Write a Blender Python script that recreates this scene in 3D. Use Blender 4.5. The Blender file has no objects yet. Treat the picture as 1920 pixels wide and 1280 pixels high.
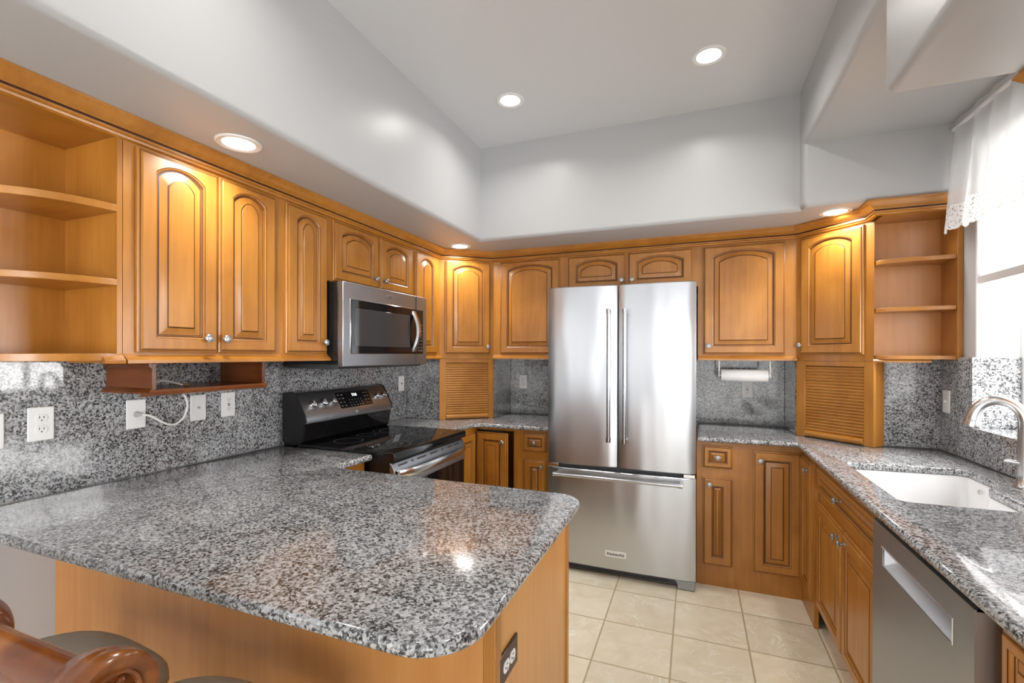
import bpy, bmesh, math, random
from mathutils import Vector, Matrix
random.seed(7)
S = bpy.context.scene
COL = S.collection
PI = math.pi
# ---------------------------------------------------------------- camera
CF, CYAW, CPITCH, CROLL = 873.8, 0.3725, -0.0015, 0.0022
cam = bpy.data.cameras.new('camera'); camo = bpy.data.objects.new('camera', cam); COL.objects.link(camo)
cam.sensor_width = 36; cam.lens = CF / 1920 * 36; cam.shift_y = (666.3 - 640) / 1920; cam.clip_start = 0.02
Rv = Vector((math.cos(CYAW), math.sin(CYAW), 0)); Fv = Vector((-math.sin(CYAW), math.cos(CYAW), 0)); Uv = Vector((0, 0, 1))
F2 = Fv * math.cos(CPITCH) + Uv * math.sin(CPITCH); U2 = Uv * math.cos(CPITCH) - Fv * math.sin(CPITCH)
R3 = Rv * math.cos(CROLL) + U2 * math.sin(CROLL); U3 = U2 * math.cos(CROLL) - Rv * math.sin(CROLL)
M = Matrix((R3, U3, -F2)).transposed().to_4x4(); M.translation = Vector((0, 0, 1.407)); camo.matrix_world = M
S.camera = camo
# ---------------------------------------------------------------- view
S.view_settings.view_transform = 'Standard'; S.view_settings.look = 'None'
S.view_settings.exposure = -0.8; S.view_settings.gamma = 1; S.view_settings.use_curve_mapping = False
# ---------------------------------------------------------------- world (bright overcast daylight outside)
W = bpy.data.worlds.new('daylight'); S.world = W; W.use_nodes = True
bg = W.node_tree.nodes['Background']; bg.inputs[0].default_value = (1, 1, 1, 1)
_n = W.node_tree; _tc = _n.nodes.new('ShaderNodeTexCoord'); _sx = _n.nodes.new('ShaderNodeSeparateXYZ'); _mr = _n.nodes.new('ShaderNodeMapRange'); _mr.interpolation_type = 'SMOOTHSTEP'
_n.links.new(_tc.outputs['Generated'], _sx.inputs[0]); _n.links.new(_sx.outputs[0], _mr.inputs[0]); _n.links.new(_mr.outputs[0], bg.inputs[1])
_mr.inputs[1].default_value = 0.15; _mr.inputs[2].default_value = 0.75; _mr.inputs[3].default_value = 2.5; _mr.inputs[4].default_value = 34.0   # hazy sun stands on the sink-window side
CAN_W = 8.0
def area(name, loc, rot, sx, sy, power, portal=False, color=(1, 1, 1)):
    l = bpy.data.lights.new(name, 'AREA'); l.shape = 'RECTANGLE'; l.size = sx; l.size_y = sy; l.energy = power; l.color = color
    o = bpy.data.objects.new(name, l); COL.objects.link(o); o.location = loc; o.rotation_euler = rot
    if portal: l.cycles.is_portal = True
    return o
# added fill lamps at unseen rear and left openings, rear one aimed upward
area('rear_daylight_fill', (0.75, -3.5, 1.25), (PI / 2 + 0.45, 0, 0), 3.2, 2.2, 120)
area('left_daylight_fill', (-2.05, -2.1, 1.3), (0, -PI / 2 - 0.35, 0), 1.9, 2.2, 55)
# daylight at the sink window
area('sink_window_portal', (1.44, 2.32, 1.70), (0, PI / 2, 0), 1.35, 1.02, 1, portal=True)

# ---------------------------------------------------------------- materials
def newmat(name):
    m = bpy.data.materials.new(name); m.use_nodes = True
    nt = m.node_tree; b = nt.nodes['Principled BSDF']
    return m, nt, b
def N(nt, t, **kw):
    n = nt.nodes.new(t)
    for k, v in kw.items():
        if k in n.inputs: n.inputs[k].default_value = v
        else: setattr(n, k, v)
    return n
def ramp(nt, stops):
    r = nt.nodes.new('ShaderNodeValToRGB'); e = r.color_ramp.elements
    while len(e) < len(stops): e.new(0.5)
    for el, (p, c) in zip(e, stops):
        el.position = p; el.color = (c[0], c[1], c[2], 1) if hasattr(c, '__len__') else (c, c, c, 1)
    return r
def plain(name, col, rough=0.5, metal=0.0, spec=0.5, coat=0.0, trans=0.0, emis=None, es=0):
    m, nt, b = newmat(name)
    b.inputs['Base Color'].default_value = (*col, 1); b.inputs['Roughness'].default_value = rough
    b.inputs['Metallic'].default_value = metal; b.inputs['Specular IOR Level'].default_value = spec
    b.inputs['Coat Weight'].default_value = coat; b.inputs['Transmission Weight'].default_value = trans
    if emis: b.inputs['Emission Color'].default_value = (*emis, 1); b.inputs['Emission Strength'].default_value = es
    return m
def coords(nt, scale, objinfo=True):
    tc = N(nt, 'ShaderNodeTexCoord'); mp = N(nt, 'ShaderNodeMapping'); mp.inputs['Scale'].default_value = scale
    if objinfo:
        oi = N(nt, 'ShaderNodeObjectInfo'); ad = N(nt, 'ShaderNodeVectorMath', operation='MULTIPLY_ADD')
        nt.links.new(oi.outputs['Random'], ad.inputs[0]); ad.inputs[1].default_value = (7, 11, 5)
        nt.links.new(tc.outputs['Object'], ad.inputs[2]); nt.links.new(ad.outputs[0], mp.inputs[0])
    else: nt.links.new(tc.outputs['Object'], mp.inputs[0])
    return mp
def wood(name, c0, c1, c2, scale=(14, 14, 0.9), rough=0.33, blot=0.6):
    m, nt, b = newmat(name)
    mp = coords(nt, scale); n1 = N(nt, 'ShaderNodeTexNoise', Scale=3.0, Detail=6.0, Roughness=0.6)
    nt.links.new(mp.outputs[0], n1.inputs['Vector'])
    mp2 = coords(nt, (1, 1, 0.6)); n2 = N(nt, 'ShaderNodeTexNoise', Scale=5.0, Detail=3.0, Distortion=0.6)
    nt.links.new(mp2.outputs[0], n2.inputs['Vector'])
    mx = N(nt, 'ShaderNodeMix', data_type='FLOAT'); mx.inputs[0].default_value = blot
    nt.links.new(n1.outputs[0], mx.inputs[2]); nt.links.new(n2.outputs[0], mx.inputs[3])
    r = ramp(nt, [(0.30, c0), (0.5, c1), (0.68, c2)]); nt.links.new(mx.outputs[0], r.inputs[0])
    nt.links.new(r.outputs[0], b.inputs['Base Color'])
    b.inputs['Roughness'].default_value = rough; b.inputs['Coat Weight'].default_value = 0.25; b.inputs['Coat Roughness'].default_value = 0.25
    return m
HC = [(0.30, 0.108, 0.012), (0.40, 0.160, 0.021), (0.49, 0.210, 0.036)]
WOOD = wood('honey_maple', *HC)
WOODH = wood('honey_maple_horizontal', *HC, scale=(0.9, 14, 14))
WOODP = wood('honey_maple_panel', (0.44, 0.185, 0.045), (0.50, 0.22, 0.06), (0.55, 0.255, 0.075), blot=0.35)
GLAZE = plain('dark_glaze', (0.055, 0.014, 0.003), 0.4)
CHERRY = wood('dark_cherry', (0.09, 0.020, 0.003), (0.15, 0.038, 0.005), (0.22, 0.062, 0.008), scale=(0.9, 10, 14), rough=0.25)
SHELFEDGE = wood('shelf_edge_wood', (0.36, 0.15, 0.05), (0.42, 0.19, 0.08), (0.5, 0.25, 0.12))
STOOLW = wood('carved_walnut', (0.06, 0.014, 0.004), (0.15, 0.04, 0.008), (0.3, 0.10, 0.018), scale=(3, 9, 9), rough=0.18)
def granite(name, sc=1.0, lo=0.0, gain=1.0):
    m, nt, b = newmat(name)
    tc = N(nt, 'ShaderNodeTexCoord')
    nz = N(nt, 'ShaderNodeTexNoise', Scale=90.0 * sc, Detail=2.0); nt.links.new(tc.outputs['Object'], nz.inputs['Vector'])
    wv = N(nt, 'ShaderNodeVectorMath', operation='MULTIPLY_ADD'); nt.links.new(nz.outputs['Color'], wv.inputs[0])
    wv.inputs[1].default_value = (0.012, 0.012, 0.012); nt.links.new(tc.outputs['Object'], wv.inputs[2])
    v = N(nt, 'ShaderNodeTexVoronoi', Scale=190.0 * sc); nt.links.new(wv.outputs[0], v.inputs['Vector'])
    sp = N(nt, 'ShaderNodeSeparateColor'); nt.links.new(v.outputs['Color'], sp.inputs[0])
    n2 = N(nt, 'ShaderNodeTexNoise', Scale=95.0 * sc, Detail=4.0, Roughness=0.7); nt.links.new(tc.outputs['Object'], n2.inputs['Vector'])
    n3 = N(nt, 'ShaderNodeTexNoise', Scale=14.0 * sc, Detail=2.0); nt.links.new(tc.outputs['Object'], n3.inputs['Vector'])
    m1 = N(nt, 'ShaderNodeMix', data_type='FLOAT'); m1.inputs[0].default_value = 0.62
    nt.links.new(sp.outputs[0], m1.inputs[2]); nt.links.new(n2.outputs[0], m1.inputs[3])
    m2 = N(nt, 'ShaderNodeMix', data_type='FLOAT'); m2.inputs[0].default_value = 0.18
    nt.links.new(m1.outputs[0], m2.inputs[2]); nt.links.new(n3.outputs[0], m2.inputs[3])
    g = lambda x: min(1, x * gain)
    gg = lambda x: (x * 0.985, x, x * 1.025)
    r = ramp(nt, [(0.31, gg(0.02)), (0.39, gg(0.06)), (0.45, gg(0.17)), (0.51, gg(0.31)), (0.60, gg(0.44)), (0.74, gg(0.58))])
    nt.links.new(m2.outputs[0], r.inputs[0]); nt.links.new(r.outputs[0], b.inputs['Base Color'])
    b.inputs['Roughness'].default_value = 0.16; b.inputs['Specular IOR Level'].default_value = 0.2; b.inputs['Coat Weight'].default_value = 0.75; b.inputs['Coat Roughness'].default_value = 0.04
    return m
GRAN = granite('speckled_granite')
def steel(name, col=(0.62, 0.62, 0.63), rough=0.26, wavy=0.0, aniso=0.5):
    m, nt, b = newmat(name)
    b.inputs['Base Color'].default_value = (*col, 1); b.inputs['Metallic'].default_value = 1; b.inputs['Roughness'].default_value = rough
    mp = coords(nt, (300, 300, 2)); n = N(nt, 'ShaderNodeTexNoise', Scale=1.0, Detail=2.0); nt.links.new(mp.outputs[0], n.inputs['Vector'])
    mr = N(nt, 'ShaderNodeMapRange'); mr.inputs[3].default_value = rough - 0.015; mr.inputs[4].default_value = rough + 0.02
    nt.links.new(n.outputs[0], mr.inputs[0]); nt.links.new(mr.outputs[0], b.inputs['Roughness'])
    if wavy:
        mp2 = coords(nt, (4.5, 4.5, 1.2)); n2 = N(nt, 'ShaderNodeTexNoise', Scale=1.0, Detail=1.0); nt.links.new(mp2.outputs[0], n2.inputs['Vector'])
        bp = N(nt, 'ShaderNodeBump', Strength=1.0, Distance=wavy); nt.links.new(n2.outputs[0], bp.inputs['Height']); nt.links.new(bp.outputs[0], b.inputs['Normal'])
    return m
STEEL = steel('brushed_steel', (0.42, 0.445, 0.48), 0.36)
FRIDGE = steel('fridge_steel', (0.55, 0.57, 0.60), 0.30, 0.018)
HANDLE = plain('satin_handle_steel', (0.5, 0.51, 0.53), 0.2, 1.0)
BRIGHT = plain('polished_steel', (0.72, 0.72, 0.73), 0.16, 1.0)
NICKEL = plain('brushed_nickel', (0.62, 0.62, 0.62), 0.24, 1.0)
PEWTER = plain('pewter', (0.42, 0.42, 0.42), 0.33, 1.0)
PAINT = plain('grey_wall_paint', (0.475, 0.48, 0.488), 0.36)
CEIL_LIGHTENED = plain('ceiling_grey_lightened', (0.67, 0.68, 0.70), 0.38)  # wall grey lightened to stand in for light missing on the ceiling
PAINTL = plain('white_trim_paint', (0.82, 0.82, 0.82), 0.35)
BLACK = plain('black_enamel', (0.012, 0.012, 0.013), 0.25)
GLASSB = plain('black_ceramic_glass', (0.006, 0.006, 0.007), 0.04, 0, 0.7)
MWGLASS = plain('smoked_oven_glass', (0.045, 0.045, 0.047), 0.06, 0, 0.8)
DGREY = plain('dark_grey_plastic', (0.055, 0.055, 0.06), 0.45)
MGREY = plain('mid_grey_plastic', (0.22, 0.22, 0.23), 0.45)
WHITE = plain('white_plastic', (0.80, 0.80, 0.79), 0.35)
SLOT = plain('socket_slot', (0.05, 0.05, 0.05), 0.5)
CERAM = plain('white_sink_enamel', (0.76, 0.76, 0.765), 0.15)
PAPER = plain('paper_towel', (0.86, 0.86, 0.86), 0.9)
KEYM = plain('printed_key_mark', (0.45, 0.45, 0.45), 0.5)
RING = plain('burner_ring_print', (0.2, 0.2, 0.2), 0.3)
BROWNP = plain('brown_metal_plate', (0.045, 0.012, 0.006), 0.25, 0.3)
SUEDE = plain('taupe_suede', (0.56, 0.515, 0.435), 0.85)
CLOCK = plain('clock_display', (0.9, 0.95, 1), 0.5, emis=(0.9, 0.95, 1), es=3)
LENS = plain('lamp_lens', (1, 1, 1), 0.5, emis=(1, 0.98, 0.95), es=14)
def floor_mat():
    m, nt, b = newmat('beige_floor_tile')
    tc = N(nt, 'ShaderNodeTexCoord'); mp = N(nt, 'ShaderNodeMapping')
    mp.inputs['Location'].default_value = (0.0949 / 0.3445, -2.8274 / 0.3457, 0); mp.inputs['Scale'].default_value = (1 / 0.3445, 1 / 0.3457, 1)
    nt.links.new(tc.outputs['Object'], mp.inputs[0])
    sx = N(nt, 'ShaderNodeSeparateXYZ'); nt.links.new(mp.outputs[0], sx.inputs[0])
    masks = []
    for k in (0, 1):
        pp = N(nt, 'ShaderNodeMath', operation='PINGPONG'); pp.inputs[1].default_value = 0.5
        nt.links.new(sx.outputs[k], pp.inputs[0]); masks.append(pp)
    mn = N(nt, 'ShaderNodeMath', operation='MINIMUM'); nt.links.new(masks[0].outputs[0], mn.inputs[0]); nt.links.new(masks[1].outputs[0], mn.inputs[1])
    r = ramp(nt, [(0.007, 0.0), (0.013, 1.0)]); nt.links.new(mn.outputs[0], r.inputs[0])
    fl = N(nt, 'ShaderNodeVectorMath', operation='FLOOR'); nt.links.new(mp.outputs[0], fl.inputs[0])
    wn = N(nt, 'ShaderNodeTexWhiteNoise'); nt.links.new(fl.outputs[0], wn.inputs['Vector'])
    ad = N(nt, 'ShaderNodeVectorMath', operation='MULTIPLY_ADD'); nt.links.new(wn.outputs['Color'], ad.inputs[0]); ad.inputs[1].default_value = (9, 9, 9); nt.links.new(tc.outputs['Object'], ad.inputs[2])
    n1 = N(nt, 'ShaderNodeTexNoise', Scale=5.0, Detail=8.0, Roughness=0.6, Distortion=1.4); nt.links.new(ad.outputs[0], n1.inputs['Vector'])
    c1 = ramp(nt, [(0.3, (0.70, 0.62, 0.45)), (0.5, (0.76, 0.69, 0.53)), (0.65, (0.81, 0.75, 0.60))]); nt.links.new(n1.outputs[0], c1.inputs[0])
    n2 = N(nt, 'ShaderNodeTexNoise', Scale=3.2, Detail=5.0, Roughness=0.65, Distortion=2.5); nt.links.new(ad.outputs[0], n2.inputs['Vector'])
    v = ramp(nt, [(0.485, 0.0), (0.50, 1.0), (0.515, 0.0)]); nt.links.new(n2.outputs[0], v.inputs[0])
    n4 = N(nt, 'ShaderNodeTexNoise', Scale=4.0); nt.links.new(ad.outputs[0], n4.inputs['Vector'])
    r4 = ramp(nt, [(0.42, 0.0), (0.55, 0.95)]); nt.links.new(n4.outputs[0], r4.inputs[0])
    vm = N(nt, 'ShaderNodeMath', operation='MULTIPLY'); nt.links.new(v.outputs[0], vm.inputs[0]); nt.links.new(r4.outputs[0], vm.inputs[1])
    mv = N(nt, 'ShaderNodeMix', data_type='RGBA'); nt.links.new(vm.outputs[0], mv.inputs[0]); nt.links.new(c1.outputs[0], mv.inputs[6]); mv.inputs[7].default_value = (0.93, 0.91, 0.83, 1)
    hv = N(nt, 'ShaderNodeHueSaturation'); mr = N(nt, 'ShaderNodeMapRange'); mr.inputs[3].default_value = 0.93; mr.inputs[4].default_value = 1.06
    nt.links.new(wn.outputs['Value'], mr.inputs[0]); nt.links.new(mr.outputs[0], hv.inputs['Value']); nt.links.new(mv.outputs[2], hv.inputs['Color'])
    mx = N(nt, 'ShaderNodeMix', data_type='RGBA'); nt.links.new(r.outputs[0], mx.inputs[0]); mx.inputs[6].default_value = (0.42, 0.35, 0.2, 1); nt.links.new(hv.outputs[0], mx.inputs[7])
    nt.links.new(mx.outputs[2], b.inputs['Base Color']); b.inputs['Roughness'].default_value = 0.35
    bp = N(nt, 'ShaderNodeBump', Strength=0.5, Distance=0.002); nt.links.new(r.outputs[0], bp.inputs['Height']); nt.links.new(bp.outputs[0], b.inputs['Normal'])
    return m
FLOORM = floor_mat()
def sheer(name, lace=False):
    m = bpy.data.materials.new(name); m.use_nodes = True; nt = m.node_tree; nt.nodes.clear()
    out = N(nt, 'ShaderNodeOutputMaterial'); d = N(nt, 'ShaderNodeBsdfDiffuse'); d.inputs[0].default_value = (0.9, 0.9, 0.9, 1)
    t = N(nt, 'ShaderNodeBsdfTranslucent'); t.inputs[0].default_value = (0.9, 0.9, 0.9, 1)
    tr = N(nt, 'ShaderNodeBsdfTransparent'); a = N(nt, 'ShaderNodeMixShader'); a.inputs[0].default_value = 0.45
    nt.links.new(d.outputs[0], a.inputs[1]); nt.links.new(t.outputs[0], a.inputs[2])
    c = N(nt, 'ShaderNodeMixShader'); nt.links.new(tr.outputs[0], c.inputs[1]); nt.links.new(a.outputs[0], c.inputs[2])
    if lace:
        tc = N(nt, 'ShaderNodeTexCoord'); v = N(nt, 'ShaderNodeTexVoronoi', Scale=150.0); nt.links.new(tc.outputs['UV'], v.inputs['Vector'])
        v2 = N(nt, 'ShaderNodeTexVoronoi', Scale=45.0, feature='DISTANCE_TO_EDGE'); nt.links.new(tc.outputs['UV'], v2.inputs['Vector'])
        r = ramp(nt, [(0.30, 0.12), (0.42, 1.0)]); nt.links.new(v.outputs['Distance'], r.inputs[0])
        r2 = ramp(nt, [(0.07, 1.0), (0.12, 0.0)]); nt.links.new(v2.outputs['Distance'], r2.inputs[0])
        mxx = N(nt, 'ShaderNodeMath', operation='MAXIMUM'); nt.links.new(r.outputs[0], mxx.inputs[0]); nt.links.new(r2.outputs[0], mxx.inputs[1])
        nt.links.new(mxx.outputs[0], c.inputs[0])
    else: c.inputs[0].default_value = 0.72
    nt.links.new(c.outputs[0], out.inputs[0])
    return m
SHEER = sheer('white_sheer_fabric'); LACE = sheer('white_lace', True)
BLINDM, _nt, _b = newmat('white_cellular_fabric')
_b.inputs['Base Color'].default_value = (0.9, 0.9, 0.9, 1); _b.inputs['Roughness'].default_value = 0.9
_t = N(_nt, 'ShaderNodeBsdfTranslucent'); _t.inputs[0].default_value = (0.95, 0.95, 0.95, 1); _m = N(_nt, 'ShaderNodeMixShader'); _m.inputs[0].default_value = 0.35
_nt.links.new(_b.outputs[0], _m.inputs[1]); _nt.links.new(_t.outputs[0], _m.inputs[2]); _nt.links.new(_m.outputs[0], _nt.nodes['Material Output'].inputs[0])
PANE, _nt, _b = newmat('window_glass')
_b.inputs['Roughness'].default_value = 0.0; _g = N(_nt, 'ShaderNodeBsdfTransparent'); _gl = N(_nt, 'ShaderNodeBsdfGlossy'); _gl.inputs['Roughness'].default_value = 0.02
_m = N(_nt, 'ShaderNodeMixShader'); _m.inputs[0].default_value = 0.06
_nt.links.new(_g.outputs[0], _m.inputs[1]); _nt.links.new(_gl.outputs[0], _m.inputs[2]); _nt.links.new(_m.outputs[0], _nt.nodes['Material Output'].inputs[0])

# ---------------------------------------------------------------- mesh helpers
class MB:
    def __init__(s): s.v = []; s.f = []; s.m = []
    def add(s, vs, fs, mi=0):
        b = len(s.v); s.v += [tuple(v) for v in vs]
        for k, f in enumerate(fs):
            s.f.append([b + i for i in f]); s.m.append(mi[k] if isinstance(mi, list) else mi)
        return s
    def box(s, x0, x1, y0, y1, z0, z1, mi=0):
        if x0 > x1: x0, x1 = x1, x0
        if y0 > y1: y0, y1 = y1, y0
        if z0 > z1: z0, z1 = z1, z0
        v = [(x, y, z) for z in (z0, z1) for y in (y0, y1) for x in (x0, x1)]
        return s.add(v, [(0, 2, 3, 1), (4, 5, 7, 6), (0, 1, 5, 4), (2, 6, 7, 3), (0, 4, 6, 2), (1, 3, 7, 5)], mi)
    def rings(s, rs, mi=0, cap0=True, cap1=True):
        n = len(rs[0]); vs = [p for r in rs for p in r]; fs = []; ms = []
        for i in range(len(rs) - 1):
            for j in range(n):
                k = (j + 1) % n; fs.append((i * n + j, i * n + k, (i + 1) * n + k, (i + 1) * n + j)); ms.append(mi[i] if isinstance(mi, list) else mi)
        m0 = mi[0] if isinstance(mi, list) else mi; m1 = mi[-1] if isinstance(mi, list) else mi
        if cap0: fs.append(tuple(range(n - 1, -1, -1))); ms.append(m0)
        if cap1: fs.append(tuple((len(rs) - 1) * n + j for j in range(n))); ms.append(m1)
        return s.add(vs, fs, ms)
    def lathe(s, prof, c=(0, 0, 0), axis='z', n=24, mi=0, cap0=True, cap1=True):
        rs = []
        for r, h in prof:
            ring = []
            for j in range(n):
                a = 2 * PI * j / n; u, w = r * math.cos(a), r * math.sin(a)
                p = {'z': (u, w, h), 'y': (u, h, w), '-y': (u, -h, w), 'x': (h, u, w)}[axis]
                ring.append((c[0] + p[0], c[1] + p[1], c[2] + p[2]))
            rs.append(ring)
        return s.rings(rs, mi, cap0, cap1)
    def tube(s, path, rad, n=14, mi=0):
        P = [Vector(p) for p in path]; R = rad if hasattr(rad, '__len__') else [rad] * len(P)
        rs = []; up = None
        for i, p in enumerate(P):
            t = (P[min(i + 1, len(P) - 1)] - P[max(i - 1, 0)]).normalized()
            if up is None: up = t.orthogonal().normalized()
            up = (up - t * up.dot(t)).normalized(); bi = t.cross(up)
            rs.append([tuple(p + (up * math.cos(2 * PI * j / n) + bi * math.sin(2 * PI * j / n)) * R[i]) for j in range(n)])
        return s.rings(rs, mi)
    def prism(s, poly, z0, z1, mi=0):
        return s.rings([[(x, y, z0) for x, y in poly], [(x, y, z1) for x, y in poly]], mi)
    def build(s, name, mats, parent=None, bevel=0.0, seg=2, angle=35):
        me = bpy.data.meshes.new(name); me.from_pydata(s.v, [], s.f)
        for m in (mats if isinstance(mats, (list, tuple)) else [mats]): me.materials.append(m)
        for p, k in zip(me.polygons, s.m): p.material_index = k
        bm = bmesh.new(); bm.from_mesh(me); bmesh.ops.recalc_face_normals(bm, faces=bm.faces)
        bm.to_mesh(me); bm.free()
        for p in me.polygons: p.use_smooth = True
        me.set_sharp_from_angle(angle=math.radians(angle))
        o = bpy.data.objects.new(name, me); COL.objects.link(o)
        if parent is not None: o.parent = parent
        if bevel:
            b = o.modifiers.new('bevel', 'BEVEL'); b.width = bevel; b.segments = seg; b.limit_method = 'ANGLE'; b.angle_limit = math.radians(40)
        return o
def tag(o, label, cat, group=None, kind=None):
    if label: o['label'] = label
    if cat: o['category'] = cat
    if group: o['group'] = group
    if kind: o['kind'] = kind
    return o
def thing(name, label, cat, loc=(0, 0, 0), rz=0.0, group=None):
    o = bpy.data.objects.new(name, None); COL.objects.link(o); o.empty_display_size = 0.1
    o.location = loc; o.rotation_euler = (0, 0, rz); return tag(o, label, cat, group)
def struct(mb, name, mats, **k):
    o = mb.build(name, mats, **k); o['kind'] = 'structure'; return o
def dup(root, loc=None, rz=None, label=None):
    def cp(o, par):
        c = o.copy(); COL.objects.link(c); c.parent = par
        for ch in [x for x in kids.get(o.name, [])]: cp(ch, c)
        return c
    kids = {}
    for x in bpy.data.objects:
        if x.parent: kids.setdefault(x.parent.name, []).append(x)
    r = cp(root, root.parent)
    if loc: r.location = loc
    if rz is not None: r.rotation_euler = (0, 0, rz)
    if label: r['label'] = label
    return r
def round_poly(pts, seg=8):
    """pts: (x, y, r) -> polygon with filleted corners"""
    out = []; n = len(pts)
    for i, (x, y, r) in enumerate(pts):
        if r <= 0: out.append((x, y)); continue
        p = Vector((x, y)); a = (Vector(pts[i - 1][:2]) - p).normalized(); b = (Vector(pts[(i + 1) % n][:2]) - p).normalized()
        ang = a.angle(b); d = r / math.tan(ang / 2); c = p + (a + b).normalized() * (r / math.sin(ang / 2))
        s0 = p + a * d - c; s1 = p + b * d - c
        a0 = math.atan2(s0.y, s0.x); a1 = math.atan2(s1.y, s1.x); da = (a1 - a0 + PI) % (2 * PI) - PI
        for k in range(seg + 1):
            t = a0 + da * k / seg; out.append((c.x + r * math.cos(t), c.y + r * math.sin(t)))
    return out
def offset(poly, d):
    """move the outline inward (polygon counter-clockwise) by d"""
    n = len(poly); out = []
    for i in range(n):
        p0 = Vector(poly[i - 1]); p = Vector(poly[i]); p1 = Vector(poly[(i + 1) % n])
        e0 = (p - p0); e1 = (p1 - p)
        if e0.length < 1e-6: e0 = e1
        if e1.length < 1e-6: e1 = e0
        e0.normalize(); e1.normalize()
        n0 = Vector((-e0.y, e0.x)); n1 = Vector((-e1.y, e1.x)); m = n0 + n1
        m = m / max(0.3, m.dot(n0)) if m.length > 1e-6 else n0
        out.append(tuple(p + m * d))
    return out
def sweep(path, prof, name, mats, parent=None, side=-1, closed_prof=True, ends=True, mi=0):
    """sweep profile (out, z) along an open 2D path; out is to the right of travel (side=-1)"""
    n = len(path); rs = []
    for i in range(n):
        p = Vector(path[i]); e0 = (p - Vector(path[i - 1])).normalized() if i > 0 else None
        e1 = (Vector(path[i + 1]) - p).normalized() if i < n - 1 else None
        if e0 is None: e0 = e1
        if e1 is None: e1 = e0
        n0 = Vector((-e0.y, e0.x)) * side; n1 = Vector((-e1.y, e1.x)) * side; m = n0 + n1; m = m / m.dot(n0)
        rs.append([(p.x + m.x * o_, p.y + m.y * o_, z) for o_, z in prof])
    mb = MB(); k = len(prof); vs = [q for r in rs for q in r]; fs = []; ms = []
    for i in range(n - 1):
        for j in range(k):
            q = (j + 1) % k; fs.append((i * k + j, i * k + q, (i + 1) * k + q, (i + 1) * k + j)); ms.append(mi[j] if isinstance(mi, list) else mi)
    fs += [tuple(range(k)), tuple((n - 1) * k + j for j in range(k - 1, -1, -1))]; ms += [0, 0]
    mb.add(vs, fs, ms)
    return mb.build(name, mats, parent, angle=30)

# ---------------------------------------------------------------- setting
ZS, ZT, ZA = 2.200, 2.850, 2.533      # soffit, tray ceiling, window alcove ceiling
struct(MB().box(-2.6, 3.4, -3.7, 4.0, -0.1, 0.0), 'floor', FLOORM)
def ceiling():
    xs = [-2.3, -1.396, 0.54, 1.45]; ys = [-3.7, 1.751, 2.885, 2.965, 3.9]
    H = lambda i, j: ZS if i == 0 else ((ZT if j < 3 else ZS) if i == 1 else (ZS if j in (0, 3) else (ZA if j == 1 else ZS)))
    Hm = {(i, j): H(i, j) for i in range(3) for j in range(4)}
    Hm[(2, 2)] = ZS
    bm = bmesh.new(); vc = {}
    def V(x, y, z):
        k = (round(x, 4), round(y, 4), round(z, 4))
        if k not in vc: vc[k] = bm.verts.new(k)
        return vc[k]
    zl = [ZS, ZA, ZT]
    for (i, j), z in Hm.items():
        x0, x1, y0, y1 = xs[i], xs[i + 1], ys[j], ys[j + 1]
        bm.faces.new([V(x0, y0, z), V(x0, y1, z), V(x1, y1, z), V(x1, y0, z)])
        for (a, b, p, q) in (((i + 1, j), 0, (x1, y0), (x1, y1)), ((i, j + 1), 1, (x1, y1), (x0, y1))):
            if a in Hm and abs(Hm[a] - z) > 1e-6:
                lo, hi = min(z, Hm[a]), max(z, Hm[a]); lv = [q_ for q_ in zl if lo - 1e-6 <= q_ <= hi + 1e-6]
                for k in range(len(lv) - 1):
                    f = [V(*p, lv[k]), V(*q, lv[k]), V(*q, lv[k + 1]), V(*p, lv[k + 1])]
                    if Hm[a] > z: f.reverse()
                    bm.faces.new(f)
    # orient: horizontal faces look down
    bmesh.ops.recalc_face_normals(bm, faces=bm.faces)
    f0 = [f for f in bm.faces if abs(f.normal.z) > 0.9]
    if sum(f.normal.z for f in f0) > 0: bmesh.ops.reverse_faces(bm, faces=bm.faces)
    bm.normal_update()
    bmesh.ops.dissolve_limit(bm, angle_limit=0.02, verts=bm.verts, edges=bm.edges)
    bm.normal_update()
    ed = [e for e in bm.edges if len(e.link_faces) == 2 and e.is_convex and e.calc_face_angle(0) > 0.5]
    bmesh.ops.bevel(bm, geom=ed, offset=0.028, offset_type='OFFSET', segments=5, profile=0.5, affect='EDGES', clamp_overlap=True)
    me = bpy.data.meshes.new('ceiling'); bm.to_mesh(me); bm.free(); me.materials.append(PAINT); me.materials.append(CEIL_LIGHTENED)
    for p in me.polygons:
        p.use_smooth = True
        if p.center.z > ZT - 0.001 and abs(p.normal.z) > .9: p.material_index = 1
    me.set_sharp_from_angle(angle=math.radians(30))
    o = bpy.data.objects.new('ceiling', me); COL.objects.link(o); o['kind'] = 'structure'
ceiling()
struct(MB().box(-2.27, -2.12, -1.0, 3.9, 0, 2.95).box(-2.27, -2.12, -3.7, -3.2, 0, 2.95).box(-2.27, -2.12, -3.2, -1.0, 0, 0.3).box(-2.27, -2.12, -3.2, -1.0, 2.3, 2.95), 'wall_left', PAINT)  # unseen rear opening, added to let in fill light from the left
struct(MB().box(-2.3, 1.45, 3.72, 3.9, 0, 2.95), 'wall_back', PAINT)
WY0, WY1, WZ0, WZ1 = 1.80, 2.838, 1.03, 2.40
wr = MB()
wr.box(1.233, 1.45, 0.3, 3.72, 0, WZ0).box(1.233, 1.45, 0.3, 3.72, WZ1, 2.95)
wr.box(1.233, 1.45, 0.3, WY0, WZ0, WZ1).box(1.233, 1.45, WY1, 3.72, WZ0, WZ1)
struct(wr, 'wall_right', PAINT)
struct(MB().box(0.935, 1.233, 3.14, 3.72, 0, 2.3), 'wall_back_return', PAINT)
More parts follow.
